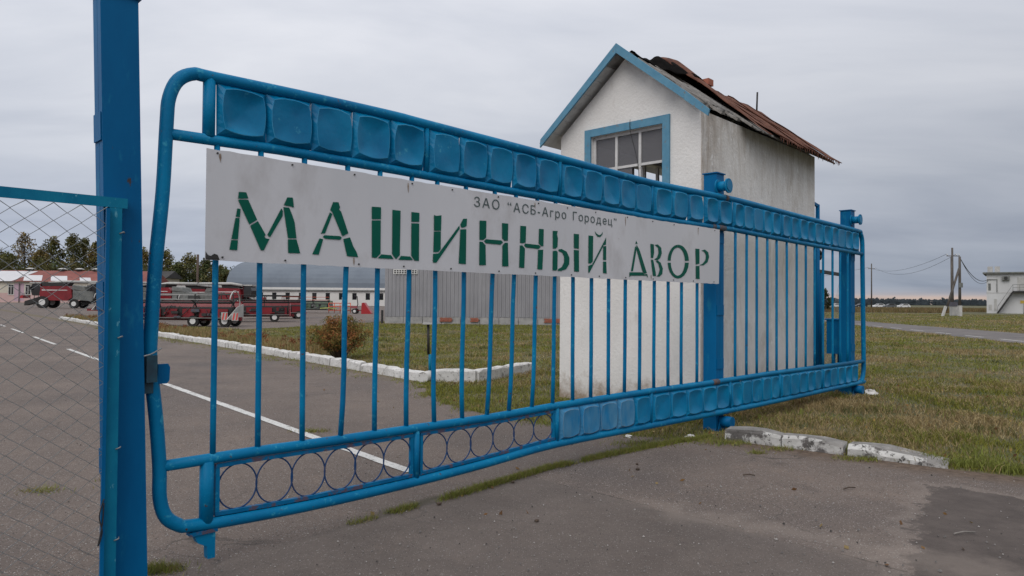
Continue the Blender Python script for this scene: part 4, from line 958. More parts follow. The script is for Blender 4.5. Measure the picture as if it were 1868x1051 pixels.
# wire fence and box behind the gatehouse
bf = empty('mesh_fence_panel', gxy(10.65, -.75), GROT)
tag(bf, 'wire mesh fence bay with a dark top rail behind the gatehouse corner', 'fence')
MB().tube([(.15, 0, -.05), (.15, 0, 3.22)], .035, 10).build('fence_upright', BLUE_POST, bf)
MB().bar((.15, 0, 3.2), (-.15, 0, 3.24), .04, .05).build('bracket_arm', BLUE_POST, bf)
MB().bar((.15, 0, 2.06), (2.05, .25, 2.06), .05, .06).build('top_rail', DARK, bf)
MB().tube([(.28, 0, -.05), (.28, 0, 2.03)], .028, 10).build('fence_upright', BLUE_POST, bf)
b = MB()
for i in range(22):
    for s_ in (-1, 1):
        x0 = .15 + i * .09
        P = [(x0, .01 + .13 * (x0 - .15), .15)]; x1 = x0 + s_ * 1.8; zt = 2.03
        if x1 > 2.05: zt = .15 + (2.05 - x0) / 1.8 * 1.88; x1 = 2.05
        if x1 < .15: zt = .15 + (x0 - .15) / 1.8 * 1.88; x1 = .15
        if zt > .3: b.tube([P[0], (x1, .01 + .13 * (x1 - .15), zt)], .0022, 4, cap=False)
o = b.build('wire_mesh', WIRE, bf); o['kind'] = 'stuff'
MB().tube(curve_round([(.16, .0, 2.42), (.30, .0, 2.36), (.22, 0, 2.28)], 4), .035, 8).build('lamp_arm', DARK, bf)
bx_ = empty('metal_box', gxy(10.64, -.38), GROT)
tag(bx_, 'blue metal drive box standing on the grass beside the far guide post', 'box')
b = MB(); b.box(-.17, .17, -.10, .10, .66, 1.22); b.build('box_body', BLUE_POST, bx_)
MB().box(-.19, .19, -.12, .12, 1.221, 1.245).build('box_lid', BLUE_POST, bx_)
MB().box(-.15, .15, -.112, -.101, .70, 1.18).build('box_door', BLUE_POST, bx_)
for x in (-.12, .12): MB().box(x - .02, x + .02, -.02, .02, -.03, .659).build('box_leg', BLUE_POST, bx_)

MAROON = material('dirty_maroon_paint', (0.045, 0.006, 0.008), (0.12, 0.012, 0.016), 3, .7, spots=((0.03, 0.022, 0.018), 5, .5, .62))
# ------------------------------------------------------------------ yard: sheds and halls
def pix(x, Y): return (x - 934) / 1271 * Y
# grey shed clad in profiled sheet
shed = empty('metal_clad_shed', (-8.1, 44.4, 0), R(-4))
tag(shed, 'grey shed clad in ribbed metal sheet on a low concrete base', 'shed')
SW, SH, SD = 17.0, 4.3, 7.0
b = MB(); x = 0.0; prof = []
while x < SW:
    prof += [(x, 0), (x + .10, 0), (x + .13, -.045), (x + .20, -.045), (x + .23, 0)]; x += .25
base = len(b.v)
for (x, y) in prof:
    b.v.append((x, y, .46)); b.v.append((x, y, SH))
for i in range(len(prof) - 1): b.f.append([2 * i, 2 * i + 2, 2 * i + 3, 2 * i + 1]); b.sm.append(False)
b.build('ribbed_cladding', SHEDGREY, shed)
MB().box(0, SW, .02, SD, .3, SH - .02).build('shed_body', SHEDGREY, shed)
MB().box(-.1, SW + .1, -.12, SD + .1, SH + .001, SH + .08).build('roof', SHEDGREY, shed)
for i in range(14):
    x0 = i * 1.22
    MB().box(x0 + .01, x0 + 1.20, -.02 + rnd.uniform(-.02, .02), .3, -.02, .44).build('base_block', CONCRETE, shed)
for x0, w_b in ((3.55, .9), (5.5, .75), (10.15, 1.2), (11.5, .8)):
    for k in range(3):
        for q in range(int(w_b / .26)):
            MB().box(x0 + q * .26 + .06 * (k % 2), x0 + q * .26 + .06 * (k % 2) + .245, -.10, -.045, .16 + k * .085, .16 + k * .085 + .075).build('brick', BRICK, shed)
vp = empty('vent_panel', (.55, -.07, 3.15), 0, shed)
MB().box(0, 1.55, 0, .02, 0, .30).build('panel_plate', WHITEM, vp)
for k in range(9):
    for q in range(2): MB().box(.06 + k * .165, .17 + k * .165, -.012, -.001, .05 + q * .125, .13 + q * .125).build('vent_slot', DARK, vp)
MB().box(-.20, -.08, -.12, .0, -.02, .85).build('corner_stub', DARK, shed)

# arched hangar
hang = empty('arched_hangar', (-69.7, 170, 0), 0)
tag(hang, 'long white hangar with an arched grey metal roof and a row of small windows', 'building')
HL_, HW_, HE, HZ = 78.0, 40.0, 3.95, 11.6
def arch(t): return (HW_ / 2 - HW_ / 2 * math.cos(t) , HE + (HZ - HE) * math.sin(t) ** .85)
b = MB(); NA, NXh = 22, 39
for i in range(NXh + 1):
    for k in range(NA + 1):
        y, z = arch(math.pi * k / NA); b.v.append((HL_ * i / NXh, y - .3, z + .12 + (.03 if i % 2 else 0)))
for i in range(NXh):
    for k in range(NA):
        a = i * (NA + 1) + k; b.f.append([a, a + NA + 1, a + NA + 2, a + 1]); b.sm.append(False)
b.build('arched_roof', HANGARROOF, hang)
g = [(0, *arch(math.pi * k / NA)) for k in range(NA + 1)]
MB().prism([(0, 0, 0)] + g + [(0, HW_, 0)], (.3, 0, 0)).build('end_wall', HANGARWALL, hang)
wx = [i * 3.26 + 1.4 for i in range(24)]
b = MB(); b.box(.3, HL_, 0, .35, -.1, 1.45); b.box(.3, HL_, 0, .35, 3.10, HE)
e = [.3] + sum([[x, x + 1.07] for x in wx], []) + [HL_]
for i in range(0, len(e), 2): b.box(e[i], e[i + 1], 0, .35, 1.45, 3.10)
b.build('front_wall', HANGARWALL, hang)
MB().box(-.2, HL_, -.38, -.12, HE - .12, HE + .42).build('eaves_fascia', WHITEM, hang)
MB().box(-.2, HL_, -.36, .0, HE - .42, HE - .14).build('eaves_gutter', MACHGREY, hang)
for x in wx:
    wd = empty('window', (x, 0, 1.45), 0, hang)
    MB().box(.0, 1.07, .2, .24, 0, 1.65).build('pane', GLASSD, wd)
    b = MB(); b.box(0, .07, .12, .19, 0, 1.65); b.box(1.0, 1.07, .12, .19, 0, 1.65); b.box(.07, 1.0, .12, .19, 1.58, 1.65); b.box(.07, 1.0, .12, .19, 0, .07); b.build('window_frame', GREENM, wd)

# long farm building on the left
fb_ = empty('farm_building', (-150, 190, 0), 0)
tag(fb_, 'long cream and pink farm building with a red roof behind the wire fence', 'building')
BL = 50.0
b = MB(); b.box(0, BL, .01, 12, 2.6, 5.9); b.build('upper_wall', CREAM, fb_)
MB().box(0, BL, 0, 12, -.1, 2.59).build('dado_wall', PINK, fb_)
b = MB()
b.prism([(-.6, -.8, 5.75), (-.6, 6, 9.0), (-.6, 12.8, 5.75)], (BL + 1.2, 0, 0)); b.build('roof', REDROOF, fb_)
def roof_y(t): return (-.8 + 6.8 * t, 5.75 + 3.25 * t)
for x0, x1, t0, t1, sk in ((3.5, 14.0, .0, .92, 3.0), (17, 22.0, .05, .55, -2.0), (24.5, 29, .05, .5, -2), (32.5, 35.5, .05, .36, -1.5), (41.5, 43.5, .45, .75, -1.0)):
    (ya, za), (yb, zb) = roof_y(t0), roof_y(t1)
    MB().add([(x0, ya - .05, za + .06), (x1, ya - .05, za + .06), (x1 + sk, yb - .05, zb + .06), (x0 + sk, yb - .05, zb + .06), (x0, ya, za + .01), (x1, ya, za + .01), (x1 + sk, yb, zb + .01), (x0 + sk, yb, zb + .01)],
             [(0, 1, 2, 3), (7, 6, 5, 4), (0, 4, 5, 1), (1, 5, 6, 2), (2, 6, 7, 3), (3, 7, 4, 0)]).build('pale_roof_sheet', PALESHEET, fb_)
for x in (4.0, 14.5, 23.5, 28.3, 33, 40):
    vt = empty('roof_vent', (x, 6, 8.9), 0, fb_); MB().box(-.5, .5, -.5, .5, -.2, .5).build('vent_shaft', DARKROOF, vt); MB().box(-.95, .95, -.95, .95, .51, .85, top=(.6, .6, .6, .6)).build('vent_cowl', LIGHTGREY, vt)
for px0 in (15, 46, -18, 92, 125, 158, 195):
    x = pix(px0, 190) + 150; wd = empty('window', (x, 0, 2.2), 0, fb_)
    MB().box(0, 1.6, -.02, -.005, 0, 2.7).build('pane', GLASSD, wd)
    b = MB(); b.box(0, .12, -.06, -.021, 0, 2.7); b.box(1.48, 1.6, -.06, -.021, 0, 2.7); b.box(.12, 1.48, -.06, -.021, 2.05, 2.15); b.box(.74, .86, -.06, -.021, 0, 2.05); b.box(.12, 1.48, -.06, -.021, 2.62, 2.7); b.box(-.1, 1.7, -.1, -.022, -.14, -.01); b.build('window_frame', WHITEM, wd)
MB().box(pix(26, 190) + 150, pix(44, 190) + 150, -.004, .005, .4, 5.2).build('mauve_panel', MAUVE, fb_)
MB().tube([(pix(36, 190) + 150, -.25, 0), (pix(36, 190) + 150, -.25, 5.0), (pix(38, 190) + 150, -.7, 5.6)], .11, 8).build('drain_pipe', MACHGREY, fb_)
dr = empty('dark_roofed_barn', (-152, 212, 0)); tag(dr, 'low barn with a black roof showing above the red roof', 'barn')
MB().box(22, 46, 0, 10, -.1, 7.6).build('wall', CREAM, dr); MB().prism([(21, -.6, 7.6), (21, 5, 9.9), (21, 10.6, 7.6)], (26, 0, 0)).build('roof', DARKROOF, dr)

lw = empty('low_white_building', (pix(235, 150), 150, 0)); tag(lw, 'low pale building with dark windows behind the parked harvesters', 'building')
MB().box(0, 24.5, 0, 9, -.1, 3.6).build('wall', HANGARWALL, lw); MB().box(-.5, 25, -.7, 9.5, 3.601, 4.35).build('roof', LIGHTGREY, lw)
for k in range(8): MB().box(1.2 + k * 3, 2.7 + k * 3, -.04, -.005, 1.3, 2.9).build('window', GLASSD, lw)
tag(MB().tube([(pix(360, 160), 160, -.1), (pix(360, 160), 160, 11.6)], .26, 10).build('chimney_pipe', material('brown_pipe', (.06, .04, .03), (.09, .06, .045), 2, .8)), 'tall thin brown pipe standing before the trees', 'pipe')

# white two-storey building on the right with an outside stair
wb = empty('white_service_building', (pix(1800, 122), 122, 0), R(-36))
tag(wb, 'white two storey service building with an outside steel stair', 'building')
b = MB(); b.box(0, 24, 0, 12, -.1, 6.9); b.build('wall', WHITEWALL, wb)
MB().box(-.55, 24.5, -.55, 12.5, 6.901, 7.15).build('roof', MACHGREY, wb)
for x in (.1, 1.15): MB().box(x, x + .75, 1.0, 1.6, 7.151, 8.2).build('roof_unit', LIGHTGREY, wb)
dr_ = MB().box(4.35, 6.1, -.05, -.005, 3.95, 6.2).build('door', LIGHTGREY, wb); MB().box(5.8, 5.9, -.10, -.051, 4.9, 5.1).build('handle', DARK, dr_)
st = empty('stair', (0, 0, 0), 0, wb)
MB().box(3.7, 6.6, -1.3, -.06, 3.62, 3.86).build('landing', DARK, st)
for yy in (-1.28, -.35): MB().bar((3.75, yy, 3.7), (1.55, yy, .0), .08, .26).build('stringer', DARK, st)
for k in range(14): MB().box(1.62 + k * .155, 1.90 + k * .155, -1.24, -.40, .16 + k * .255, .20 + k * .255).build('step', MACHGREY, st)
b = MB()
for x in (3.75, 4.7, 5.6, 6.55): b.tube([(x, -1.28, 3.86), (x, -1.28, 4.95)], .035, 6)
b.tube([(3.75, -1.28, 4.95), (6.55, -1.28, 4.95)], .035, 6); b.tube([(3.75, -1.28, 4.45), (6.55, -1.28, 4.45)], .03, 6); b.tube([(3.75, -1.28, 4.95), (1.6, -1.28, 1.2)], .035, 6); b.tube([(1.6, -1.28, 1.2), (1.6, -1.28, .1)], .035, 6); b.build('handrail', MACHGREY, st)
MB().box(0, 24, -.035, -.005, 3.52, 3.60).build('floor_band', LIGHTGREY, wb)
ac = MB().box(2.2, 3.3, -.45, -.01, 5.75, 6.45).build('air_unit', MACHGREY, wb); MB().tube([(2.75, -.46, 6.1), (2.75, -.49, 6.1)], .28, 14).build('fan_grille', DARK, ac)
MB().tube([(.1, -.12, 5.9), (1.5, -.12, 5.9), (1.5, -.12, 3.7)], .06, 6).build('conduit', MACHGREY, wb)
for x0, x1, z0, z1, mm in ((.25, .6, 4.0, 5.2, MACHGREY), (.3, .75, .55, 1.5, LIGHTGREY), (1.05, 1.45, .45, 2.5, LIGHTGREY)):
    MB().box(x0, x1, -.06, -.005, z0, z1).build('wall_panel', mm, wb)
MB().box(4.75, 6.1, -.05, -.005, 1.75, 2.25).build('yellow_sign', YELLOW, wb)
MB().tube([(5.2, -.08, 0), (5.2, -.08, 1.7)], .03, 6).build('conduit', MACHGREY, wb)

# ------------------------------------------------------------------ power line
def pole(name, base, top, label, foot=True, r=.15, group='power line poles'):
    bx, by = base; o = empty(name, (bx, by, 0)); tag(o, label, 'pole', group)
    t = Vector((top[0] - bx, top[1] - by, top[2]))
    MB().tube([t * (.10 if foot else 0), t], r, 8, rr=[r * 1.15, r * .8]).build('pole_shaft', POLEWOOD, o)
    if foot: MB().bar(-t * .03, t * .21, .34, .28).build('concrete_footing', POLECONC, o)
    return o, t
PY = 94
def PX(x, Y=PY): return pix(x, Y)
def PZ(y, Y=PY): return 1.5 + (555.3 - y) * Y / 1271
pm = empty('power_pole', (PX(1737.5), PY, 0)); tag(pm, 'tallest wooden power pole with a cross arm in the group of three', 'pole', 'power line poles')
ztop = PZ(452)
MB().tube([(0, 0, -.1), (0, 0, ztop)], .17, 8, rr=[.19, .12]).build('pole_shaft', POLEWOOD, pm)
d = Vector((PX(1728) - PX(1737.5), -1.0, 0)); MB().tube([Vector((d.x, d.y, .5)), Vector((-.15, -.1, ztop - 1.3))], .14, 8).build('raking_brace', POLEWOOD, pm)
MB().bar((d.x - .06, d.y - .05, -.1), (d.x + .10, d.y + .08, 1.25), .24, .22).build('concrete_footing', POLECONC, pm)
zc = PZ(467); MB().bar((-.75, 0, zc), (1.0, 0, zc), .08, .10).build('cross_arm', POLEWOOD, pm)
for x in (-.7, .55, .92): MB().tube([(x, 0, zc + .05), (x, 0, zc + .28)], .05, 6).build('insulator', WHITEM, pm)
p2 = empty('power_pole', (PX(1751, PY - 5), PY - 5, 0)); tag(p2, 'shorter braced wooden pole with a white concrete foot beside the tall one', 'pole', 'power line poles')
zt2 = PZ(468, PY - 5); MB().tube([(0, 0, .5), (0, 0, zt2)], .17, 8, rr=[.18, .14]).build('pole_shaft', POLEWOOD, p2)
MB().bar((0, 0, -.1), (0, 0, 1.35), .38, .38).build('concrete_footing', POLECONC, p2)
d2 = Vector((PX(1716, PY - 5) - PX(1751, PY - 5), -.5, 0)); MB().tube([Vector((d2.x + .35, d2.y, .7)), Vector((-.1, -.05, zt2 * .80))], .14, 8).build('raking_brace', POLEWOOD, p2)
MB().bar((d2.x - .1, d2.y, -.1), (d2.x + .34, d2.y, 1.25), .26, .24).build('concrete_footing', POLECONC, p2)
MB().box(-.25, .25, -.24, -.17, zt2 * .48, zt2 * .56).build('switch_box', MACHGREY, p2)
cab = empty('electric_cabinet', (PX(1739.5, PY - 2), PY - 2, 0)); tag(cab, 'grey cabinet with a rusty top standing between the power poles', 'cabinet')
MB().box(-.36, .36, -.3, .3, 0, 1.25).build('cabinet_body', LIGHTGREY, cab); MB().box(-.42, .42, -.36, .36, 1.251, 1.8, top=(.1, .1, .05, .05)).build('cabinet_top', BARE_RUST, cab)
for x in (-.34, .02): MB().box(x, x + .32, -.325, -.302, .08, 1.18).build('cabinet_door', LIGHTGREY, cab)
pf = empty('power_pole', (PX(1590, 185), 185, 0)); tag(pf, 'distant lone power pole standing by the parked cars', 'pole', 'power line poles')
zf = 1.5 + (554.2 - 481) * 185 / 1271
MB().tube([(0, 0, -.1), (0, 0, zf)], .17, 8, rr=[.2, .14]).build('pole_shaft', POLEWOOD, pf); MB().bar((-.9, 0, zf - 1.35), (.9, 0, zf - 1.35), .1, .12).build('cross_arm', POLEWOOD, pf)
for x in (-.85, .85): MB().tube([(x, 0, zf - 1.3), (x, 0, zf - 1.0)], .07, 6).build('insulator', WHITEM, pf)
def wire(a, b_, sag, r, label):
    a = Vector(a); b_ = Vector(b_); P = []
    for k in range(17):
        t_ = k / 16; p = a.lerp(b_, t_); p.z -= sag * 4 * t_ * (1 - t_); P.append(p)
    return tag(MB().tube(P, r, 5).build('power_cable', DARK), label, 'cable', 'overhead cables')
W0 = Vector((PX(1737.5), PY, zc + .28)); F0 = Vector((PX(1590, 185), 185, zf - 1.0))
wire(W0 + Vector((-.7, 0, 0)), F0 + Vector((-.85, 0, 0)), 1.6, .022, 'upper cable sagging from the tall pole to the distant pole')
wire(W0 + Vector((.55, 0, 0)), F0 + Vector((.85, 0, 0)), 2.3, .022, 'lower cable sagging from the tall pole to the distant pole')
wire(F0 + Vector((-.85, 0, 0)), (PX(1400, 240), 300, zf - 2), 2.0, .03, 'cable running left from the distant pole behind the gate')
wire((PX(1751, PY - 5), PY - 5, zt2 - .1), (pix(1800, 122) + .1, 121.8, 5.9), 1.3, .045, 'thick cable drooping from the braced pole to the white building')
wire((PX(1751, PY - 5) + .1, PY - 5, zt2 - .25), (pix(1800, 122) + .15, 121.8, 5.7), 1.6, .03, 'thinner cable hanging under the thick one at the white building')

# ------------------------------------------------------------------ parked cars, far right
def car(loc, rz_, body_m, label, van=False):
    o = empty('parked_car', loc, rz_); tag(o, label, 'car', 'cars parked along the far road')
    L, Wd, H = 4.4, 1.75, 1.5 if not van else 1.9
    side = [(-2.2, .30), (-2.15, .75), (-1.95, .92), (-1.15, 1.0), (-.55, H - .08), (-.2, H), (1.1, H), (1.5, H - .08), (2.05, 1.0), (2.18, .9), (2.2, .35)]
    MB().prism([(x, -Wd / 2, z) for x, z in side], (0, Wd, 0)).build('body', body_m, o)
    gl = [(-1.0, 1.03), (-.48, H - .13), (1.12, H - .12), (1.6, 1.03)]
    for y in (-Wd / 2 - .012, Wd / 2 + .002): MB().prism([(x, y, z) for x, z in gl], (0, .01, 0)).build('side_window', GLASSD, o)
    MB().add([(-1.13, -.75, 1.02), (-1.13, .75, 1.02), (-.58, .68, H - .1), (-.58, -.68, H - .1)], [(0, 1, 2, 3)]).build('windscreen', GLASSD, o)
    for x in (-1.35, 1.35):
        for s_ in (-1, 1):
            w = MB().disc((0, 0, 0), (0, 1, 0), .32, .2, 14).build('wheel', TYRE, o, (x, s_ * (Wd / 2 - .08), .32)); MB().disc((0, s_ * .102, 0), (0, 1, 0), .19, .02, 12).build('rim', LIGHTGREY, w)
    for s_ in (-1, 1): MB().box(-2.23, -2.19, s_ * .62 - .16, s_ * .62 + .16, .62, .76).build('headlight', WHITEM, o)
    return o
for px0, mm, lb_, rz0 in ((1524, CARWHITE, 'white car seen through the gate bars beside the far guide post', .2), (1570, CARDARK, 'black car just right of the gate end on the horizon', .1), (1603, CARWHITE, 'white car beside the distant lone power pole', .15),
                     (1623, CARGREY, 'dark grey car between the two white cars on the horizon', -.1), (1648, CARWHITE, 'rightmost white car parked on the horizon', .05)):
    Y = 262 + rnd.uniform(-4, 4); car((pix(px0, Y), Y, 0), rz0, mm, lb_)

# ------------------------------------------------------------------ harvesters and headers in the yard
def wheel(parent, x, y, r, w, rim_m=WHITEM):
    o = MB().disc((0, 0, 0), (0, 1, 0), r, w, 18).build('wheel', TYRE, parent, (x, y, r))
    b = MB()
    for k in range(18):
        a = k * math.pi / 9; c = Vector((math.cos(a) * r, 0, math.sin(a) * r)); b.bar(c - Vector((0, w * .48, 0)), c + Vector((0, w * .48, 0)), .07, .06, up=(math.cos(a), 0, math.sin(a)))
    if r > .5: b.build('tread', TYRE, o)
    s_ = 1 if y > 0 else -1
    for k in (-1, 1): MB().disc((0, k * (w / 2 + .005), 0), (0, 1, 0), r * .52, .03, 14).build('rim', rim_m, o)
    return o
def combine(loc, rz_, label, red=REDPAINT):
    o = empty('combine_harvester', loc, rz_); tag(o, label, 'combine harvester', 'combine harvesters parked in the yard')
    P = lambda poly, y0, y1: MB().prism([(x, y0, z) for x, z in poly], (0, y1 - y0, 0))
    P([(-1.9, 1.1), (-2.0, 2.0), (-1.8, 3.0), (1.7, 3.05), (2.1, 2.6), (2.2, 1.5), (1.6, 1.05)], -1.35, 1.35).build('body', red, o)
    for y in (-1.365, 1.355): P([(-1.7, 2.42), (1.6, 2.45), (1.6, 2.53), (-1.7, 2.55)], y, y + .01).build('stripe', WHITEM, o)
    P([(-1.7, 3.051), (-1.9, 3.55), (1.2, 3.55), (1.0, 3.051)], -1.2, 1.2).build('grain_tank', DARK, o)
    P([(2.21, 1.2), (2.25, 2.5), (4.6, 2.35), (4.9, 1.9), (4.8, 1.0)], -1.2, 1.2).build('straw_hood', MACHGREY, o)
    P([(2.1, 2.61), (2.1, 3.2), (3.6, 3.0), (3.9, 2.45)], -1.1, 1.1).build('engine_cover', MACHGREY, o)
    cb = P([(-3.2, 1.75), (-3.45, 2.7), (-3.2, 3.35), (-2.05, 3.4), (-2.05, 1.75)], -.85, .85); cb.build('cab', GLASSD, o)
    MB().box(-3.5, -1.95, -.95, .95, 3.41, 3.58).build('cab_roof', LIGHTGREY, o)
    for y in (-.87, .82): MB().bar((-2.1, y + .02, 1.75), (-2.1, y + .02, 3.4), .08, .1).build('cab_pillar', red, o)
    P([(-2.0, 1.0), (-2.0, 1.7), (-4.3, .95), (-4.35, .35)], -.6, .6).build('feeder_house', DARK, o)
    MB().box(-4.75, -4.36, -.9, .9, 1.35, 1.75).build('front_bar', REDBRIGHT, o)
    MB().tube([(-2.2, 1.25, 3.45), (-.5, 1.35, 3.72), (4.6, 1.3, 3.68)], .2, 10).build('unloading_auger', LIGHTGREY, o)
    for y in (-1.25, 1.25): wheel(o, -1.55, y, .82, .55); wheel(o, 2.5, y, .62, .4)
    MB().bar((2.5, -1.2, .62), (2.5, 1.2, .62), .18, .18).build('rear_axle', DARK, o)
    b = MB()
    for k in range(5): b.bar((-2.7, -1.45, .5 + k * .3), (-2.2, -1.45, .5 + k * .3), .06, .04)
    b.bar((-2.7, -1.45, .4), (-2.7, -1.2, 1.8), .05, .05); b.bar((-2.2, -1.45, .4), (-2.2, -1.2, 1.8), .05, .05); b.build('ladder', DARK, o)
    MB().box(-3.4, -3.2, -1.3, -1.0, 2.5, 2.95).build('mirror', DARK, o)
    return o
combine((pix(110, 97), 97, 0), R(6), 'red and grey combine harvester in front of the cream farm building')
combine((pix(300, 103), 103, 0), R(-12), 'red combine harvester half hidden behind the long red header')
combine((pix(425, 104), 104, 0), R(172), 'red combine harvester parked at the left end of the arched hangar')
combine((pix(215, 99), 99, 0), R(25), 'red combine harvester hidden behind the tall gate post')

def header(loc, rz_, L, label, body=REDPAINT, reel=MACHGREY, end_m=LIGHTGREY, wheels=(.2, .75), plates=True, arcs=True):
    o = empty('harvester_header', loc, rz_); tag(o, label, 'harvester header', 'harvester headers on transport trailers')
    MB().bar((-.9, 0, .42), (L + .3, 0, .42), .16, .18).build('trailer_beam', body, o)
    # trough: back panel, floor and cutter bar
    MB().prism([(0, .55, .55), (0, .75, 1.25), (0, .68, 1.25), (0, .45, .62), (0, -.55, .52), (0, -.62, .46), (0, .5, .46)], (L, 0, 0)).build('trough', body, o)
    n = max(3, int(L / .9))
    for k in range(n + 1):
        x = L * k / n; MB().bar((x, .72, .5), (x, .80, 1.28), .06, .07).build('back_rib', body, o)
    for k in range(n): MB().box(L * (k + .12) / n, L * (k + .82) / n, -.70, -.64, .5, .95).build('skirt_panel', body, o)
    q = random.Random(int(L * 100))
    for k in range(int(L * 2.2)):          # gearboxes, chains, guards and hoses hung along the front
        x = q.uniform(.1, L - .5); z = q.uniform(.48, .85); w_ = q.uniform(.12, .45)
        MB().box(x, x + w_, -.78 - q.uniform(0, .06), -.705, z, z + q.uniform(.05, .2)).build('bracket', q.choice((DARK, DARK, MACHGREY, body, BARE_RUST)), o)
    for k in range(int(L * 1.2)):
        x = q.uniform(.1, L - .4); MB().tube([(x, -.74, q.uniform(.5, .9)), (x + .2, -.86, q.uniform(.6, 1.1)), (x + q.uniform(.3, .6), -.6, q.uniform(.9, 1.4))], .022, 5).build('hose', DARK, o)
    MB().box(.05, L - .05, -.60, -.20, .60, 1.02).build('draper_belt', DARK, o)
    MB().bar((0, .76, 1.30), (L, .76, 1.30), .1, .1).build('top_beam', body, o)
    MB().tube([(.1, .1, .85), (L - .1, .1, .85)], .2, 12).build('auger_tube', DARK, o)
    MB().box(.0, L, -.78, -.62, .45, .50).build('cutter_bar', MACHGREY, o)
    # reel
    rc = Vector((0, -.25, 1.28)); rr_ = .46
    MB().tube([rc, rc + Vector((L, 0, 0))], .06, 8).build('reel_shaft', DARK, o)
    for k in range(5):
        a = k * 2 * math.pi / 5 + .3; p = rc + Vector((0, math.cos(a) * rr_, math.sin(a) * rr_))
        MB().tube([p + Vector((.05, 0, 0)), p + Vector((L - .05, 0, 0))], .028, 6).build('reel_bat', reel, o)
    for x in ([.08, L * .35, L * .66, L - .08]):
        b = MB()
        for k in range(5):
            a = k * 2 * math.pi / 5 + .3; b.bar(rc + Vector((x, 0, 0)), rc + Vector((x, math.cos(a) * rr_, math.sin(a) * rr_)), .05, .05, up=(1, 0, 0))
        b.build('reel_spider', DARK, o)
    for x in (-.02, L + .02):
        MB().prism([(x, .75, .5), (x, .75, 1.2), (x, .0, 1.05), (x, -1.25, .42), (x, -.7, .38)], (.05 if x > 0 else -.05, 0, 0)).build('end_divider', end_m, o)
        if arcs:
            P = [rc + Vector((x, math.cos(a) * .62, math.sin(a) * .62)) for a in np.linspace(-.6, 2.9, 16)]; MB().tube(P, .035, 6).build('reel_guard', end_m, o)
    for f_ in wheels:
        for y in (-.62, .62): wheel(o, L * f_, y, .30, .2)
        MB().bar((L * f_, -.6, .32), (L * f_, .6, .32), .08, .08).build('axle', DARK, o)
    if plates:
        for x in (L * .93, L * 1.05):
            pl = MB().box(x, x + .34, -1.28 if x > L else -.84, -1.26 if x > L else -.82, .36, .78).build('warning_plate', LIGHTGREY, o); yy = (-1.281 if x > L else -.841)
            for q in range(2): MB().prism([(x + .03 + q * .17, yy - .003, .39), (x + .12 + q * .17, yy - .003, .39), (x + .18 + q * .16, yy - .003, .75), (x + .10 + q * .16, yy - .003, .75)], (0, .002, 0)).build('plate_stripe', REDWHITE, pl)
    return o
h1 = header((pix(222, 37.6), 37.6, 0), R(-2), 6.3, 'long dark red header on a white wheeled trailer nearest to the kerb', wheels=(.68, .95))
header((pix(447, 52), 52, 0), R(28), 4.2, 'shorter red header behind the right end of the long dark red one', body=REDPAINT, reel=DARK, end_m=REDPAINT, wheels=(.9,), plates=False, arcs=False)
header((pix(180, 62), 62, 0), R(8), 7.0, 'dark red header seen between the post and the bent gate end', plates=False)
header((pix(515, 77), 77, 0), R(-3), 5.4, 'green grey header with orange reel bars in front of the white hangar', body=GREENM, reel=ORANGE, end_m=MACHGREY, wheels=(.12, .35), plates=False, arcs=False)
header((pix(392, 45), 45, 0), R(18), 4.6, 'dark red header parked slantwise behind the white divider', body=REDPAINT, reel=DARK, end_m=REDPAINT, wheels=(.15, .8), plates=False, arcs=False)
header((pix(285, 49), 49, 0), R(-9), 5.2, 'maroon header standing close behind the long dark red one', body=MAROON, reel=LIGHTGREY, end_m=DARK, wheels=(.2, .8), plates=False)
header((pix(470, 63), 63, 0), R(35), 3.8, 'black and maroon header pointing to the hangar windows', body=MAROON, reel=DARK, end_m=DARK, wheels=(.5,), plates=False, arcs=False)
combine((pix(355, 112), 112, 0), R(195), 'red combine harvester with its back to the thin brown pipe')
# small red implement with an orange frame
im = empty('farm_implement', (pix(600, 74), 74, 0), 0); tag(im, 'small red implement with an orange tube frame right of the green header', 'farm implement')
b = MB()
for z in (.35, .75, 1.1): b.tube([(0, 0, z), (2.3, .2, z + .02)], .05, 6)
for x in (0, .6, 1.2, 1.8, 2.3): b.tube([(x, .05, .1), (x, .05, 1.1)], .04, 6)
b.build('tube_frame', ORANGE, im)
MB().bar((1.4, 0, 0), (1.45, 0, 1.75), .09, .09).build('upright', LIGHTGREY, im)
MB().tube([(2.4, 0, .35), (2.9, 0, .55), (3.1, 0, 1.0), (3.0, 0, 1.85), (2.7, 0, 1.9)], .05, 6).build('control_arm', DARK, im)
MB().box(2.3, 3.1, -.3, .3, .6, .85, top=(.1, .1, .05, .05)).build('seat_box', REDPAINT, im)
for y in (-.4, .4): wheel(im, 2.85, y, .28, .18)
MB().prism([(3.55, -.5, .0), (3.6, -.5, 1.15), (3.85, -.5, 1.2), (4.6, -.5, .1), (4.6, -.5, 0)], (0, 1.0, 0)).build('shield', REDBRIGHT, im)
MB().bar((2.9, 0, .4), (3.7, 0, .35), .1, .1).build('drawbar', REDPAINT, im)
MB().tube([(-.9, -.1, .55), (0, 0, .6), (.9, -.1, .5)], .05, 6).build('yellow_bar', YELLOWG, im)

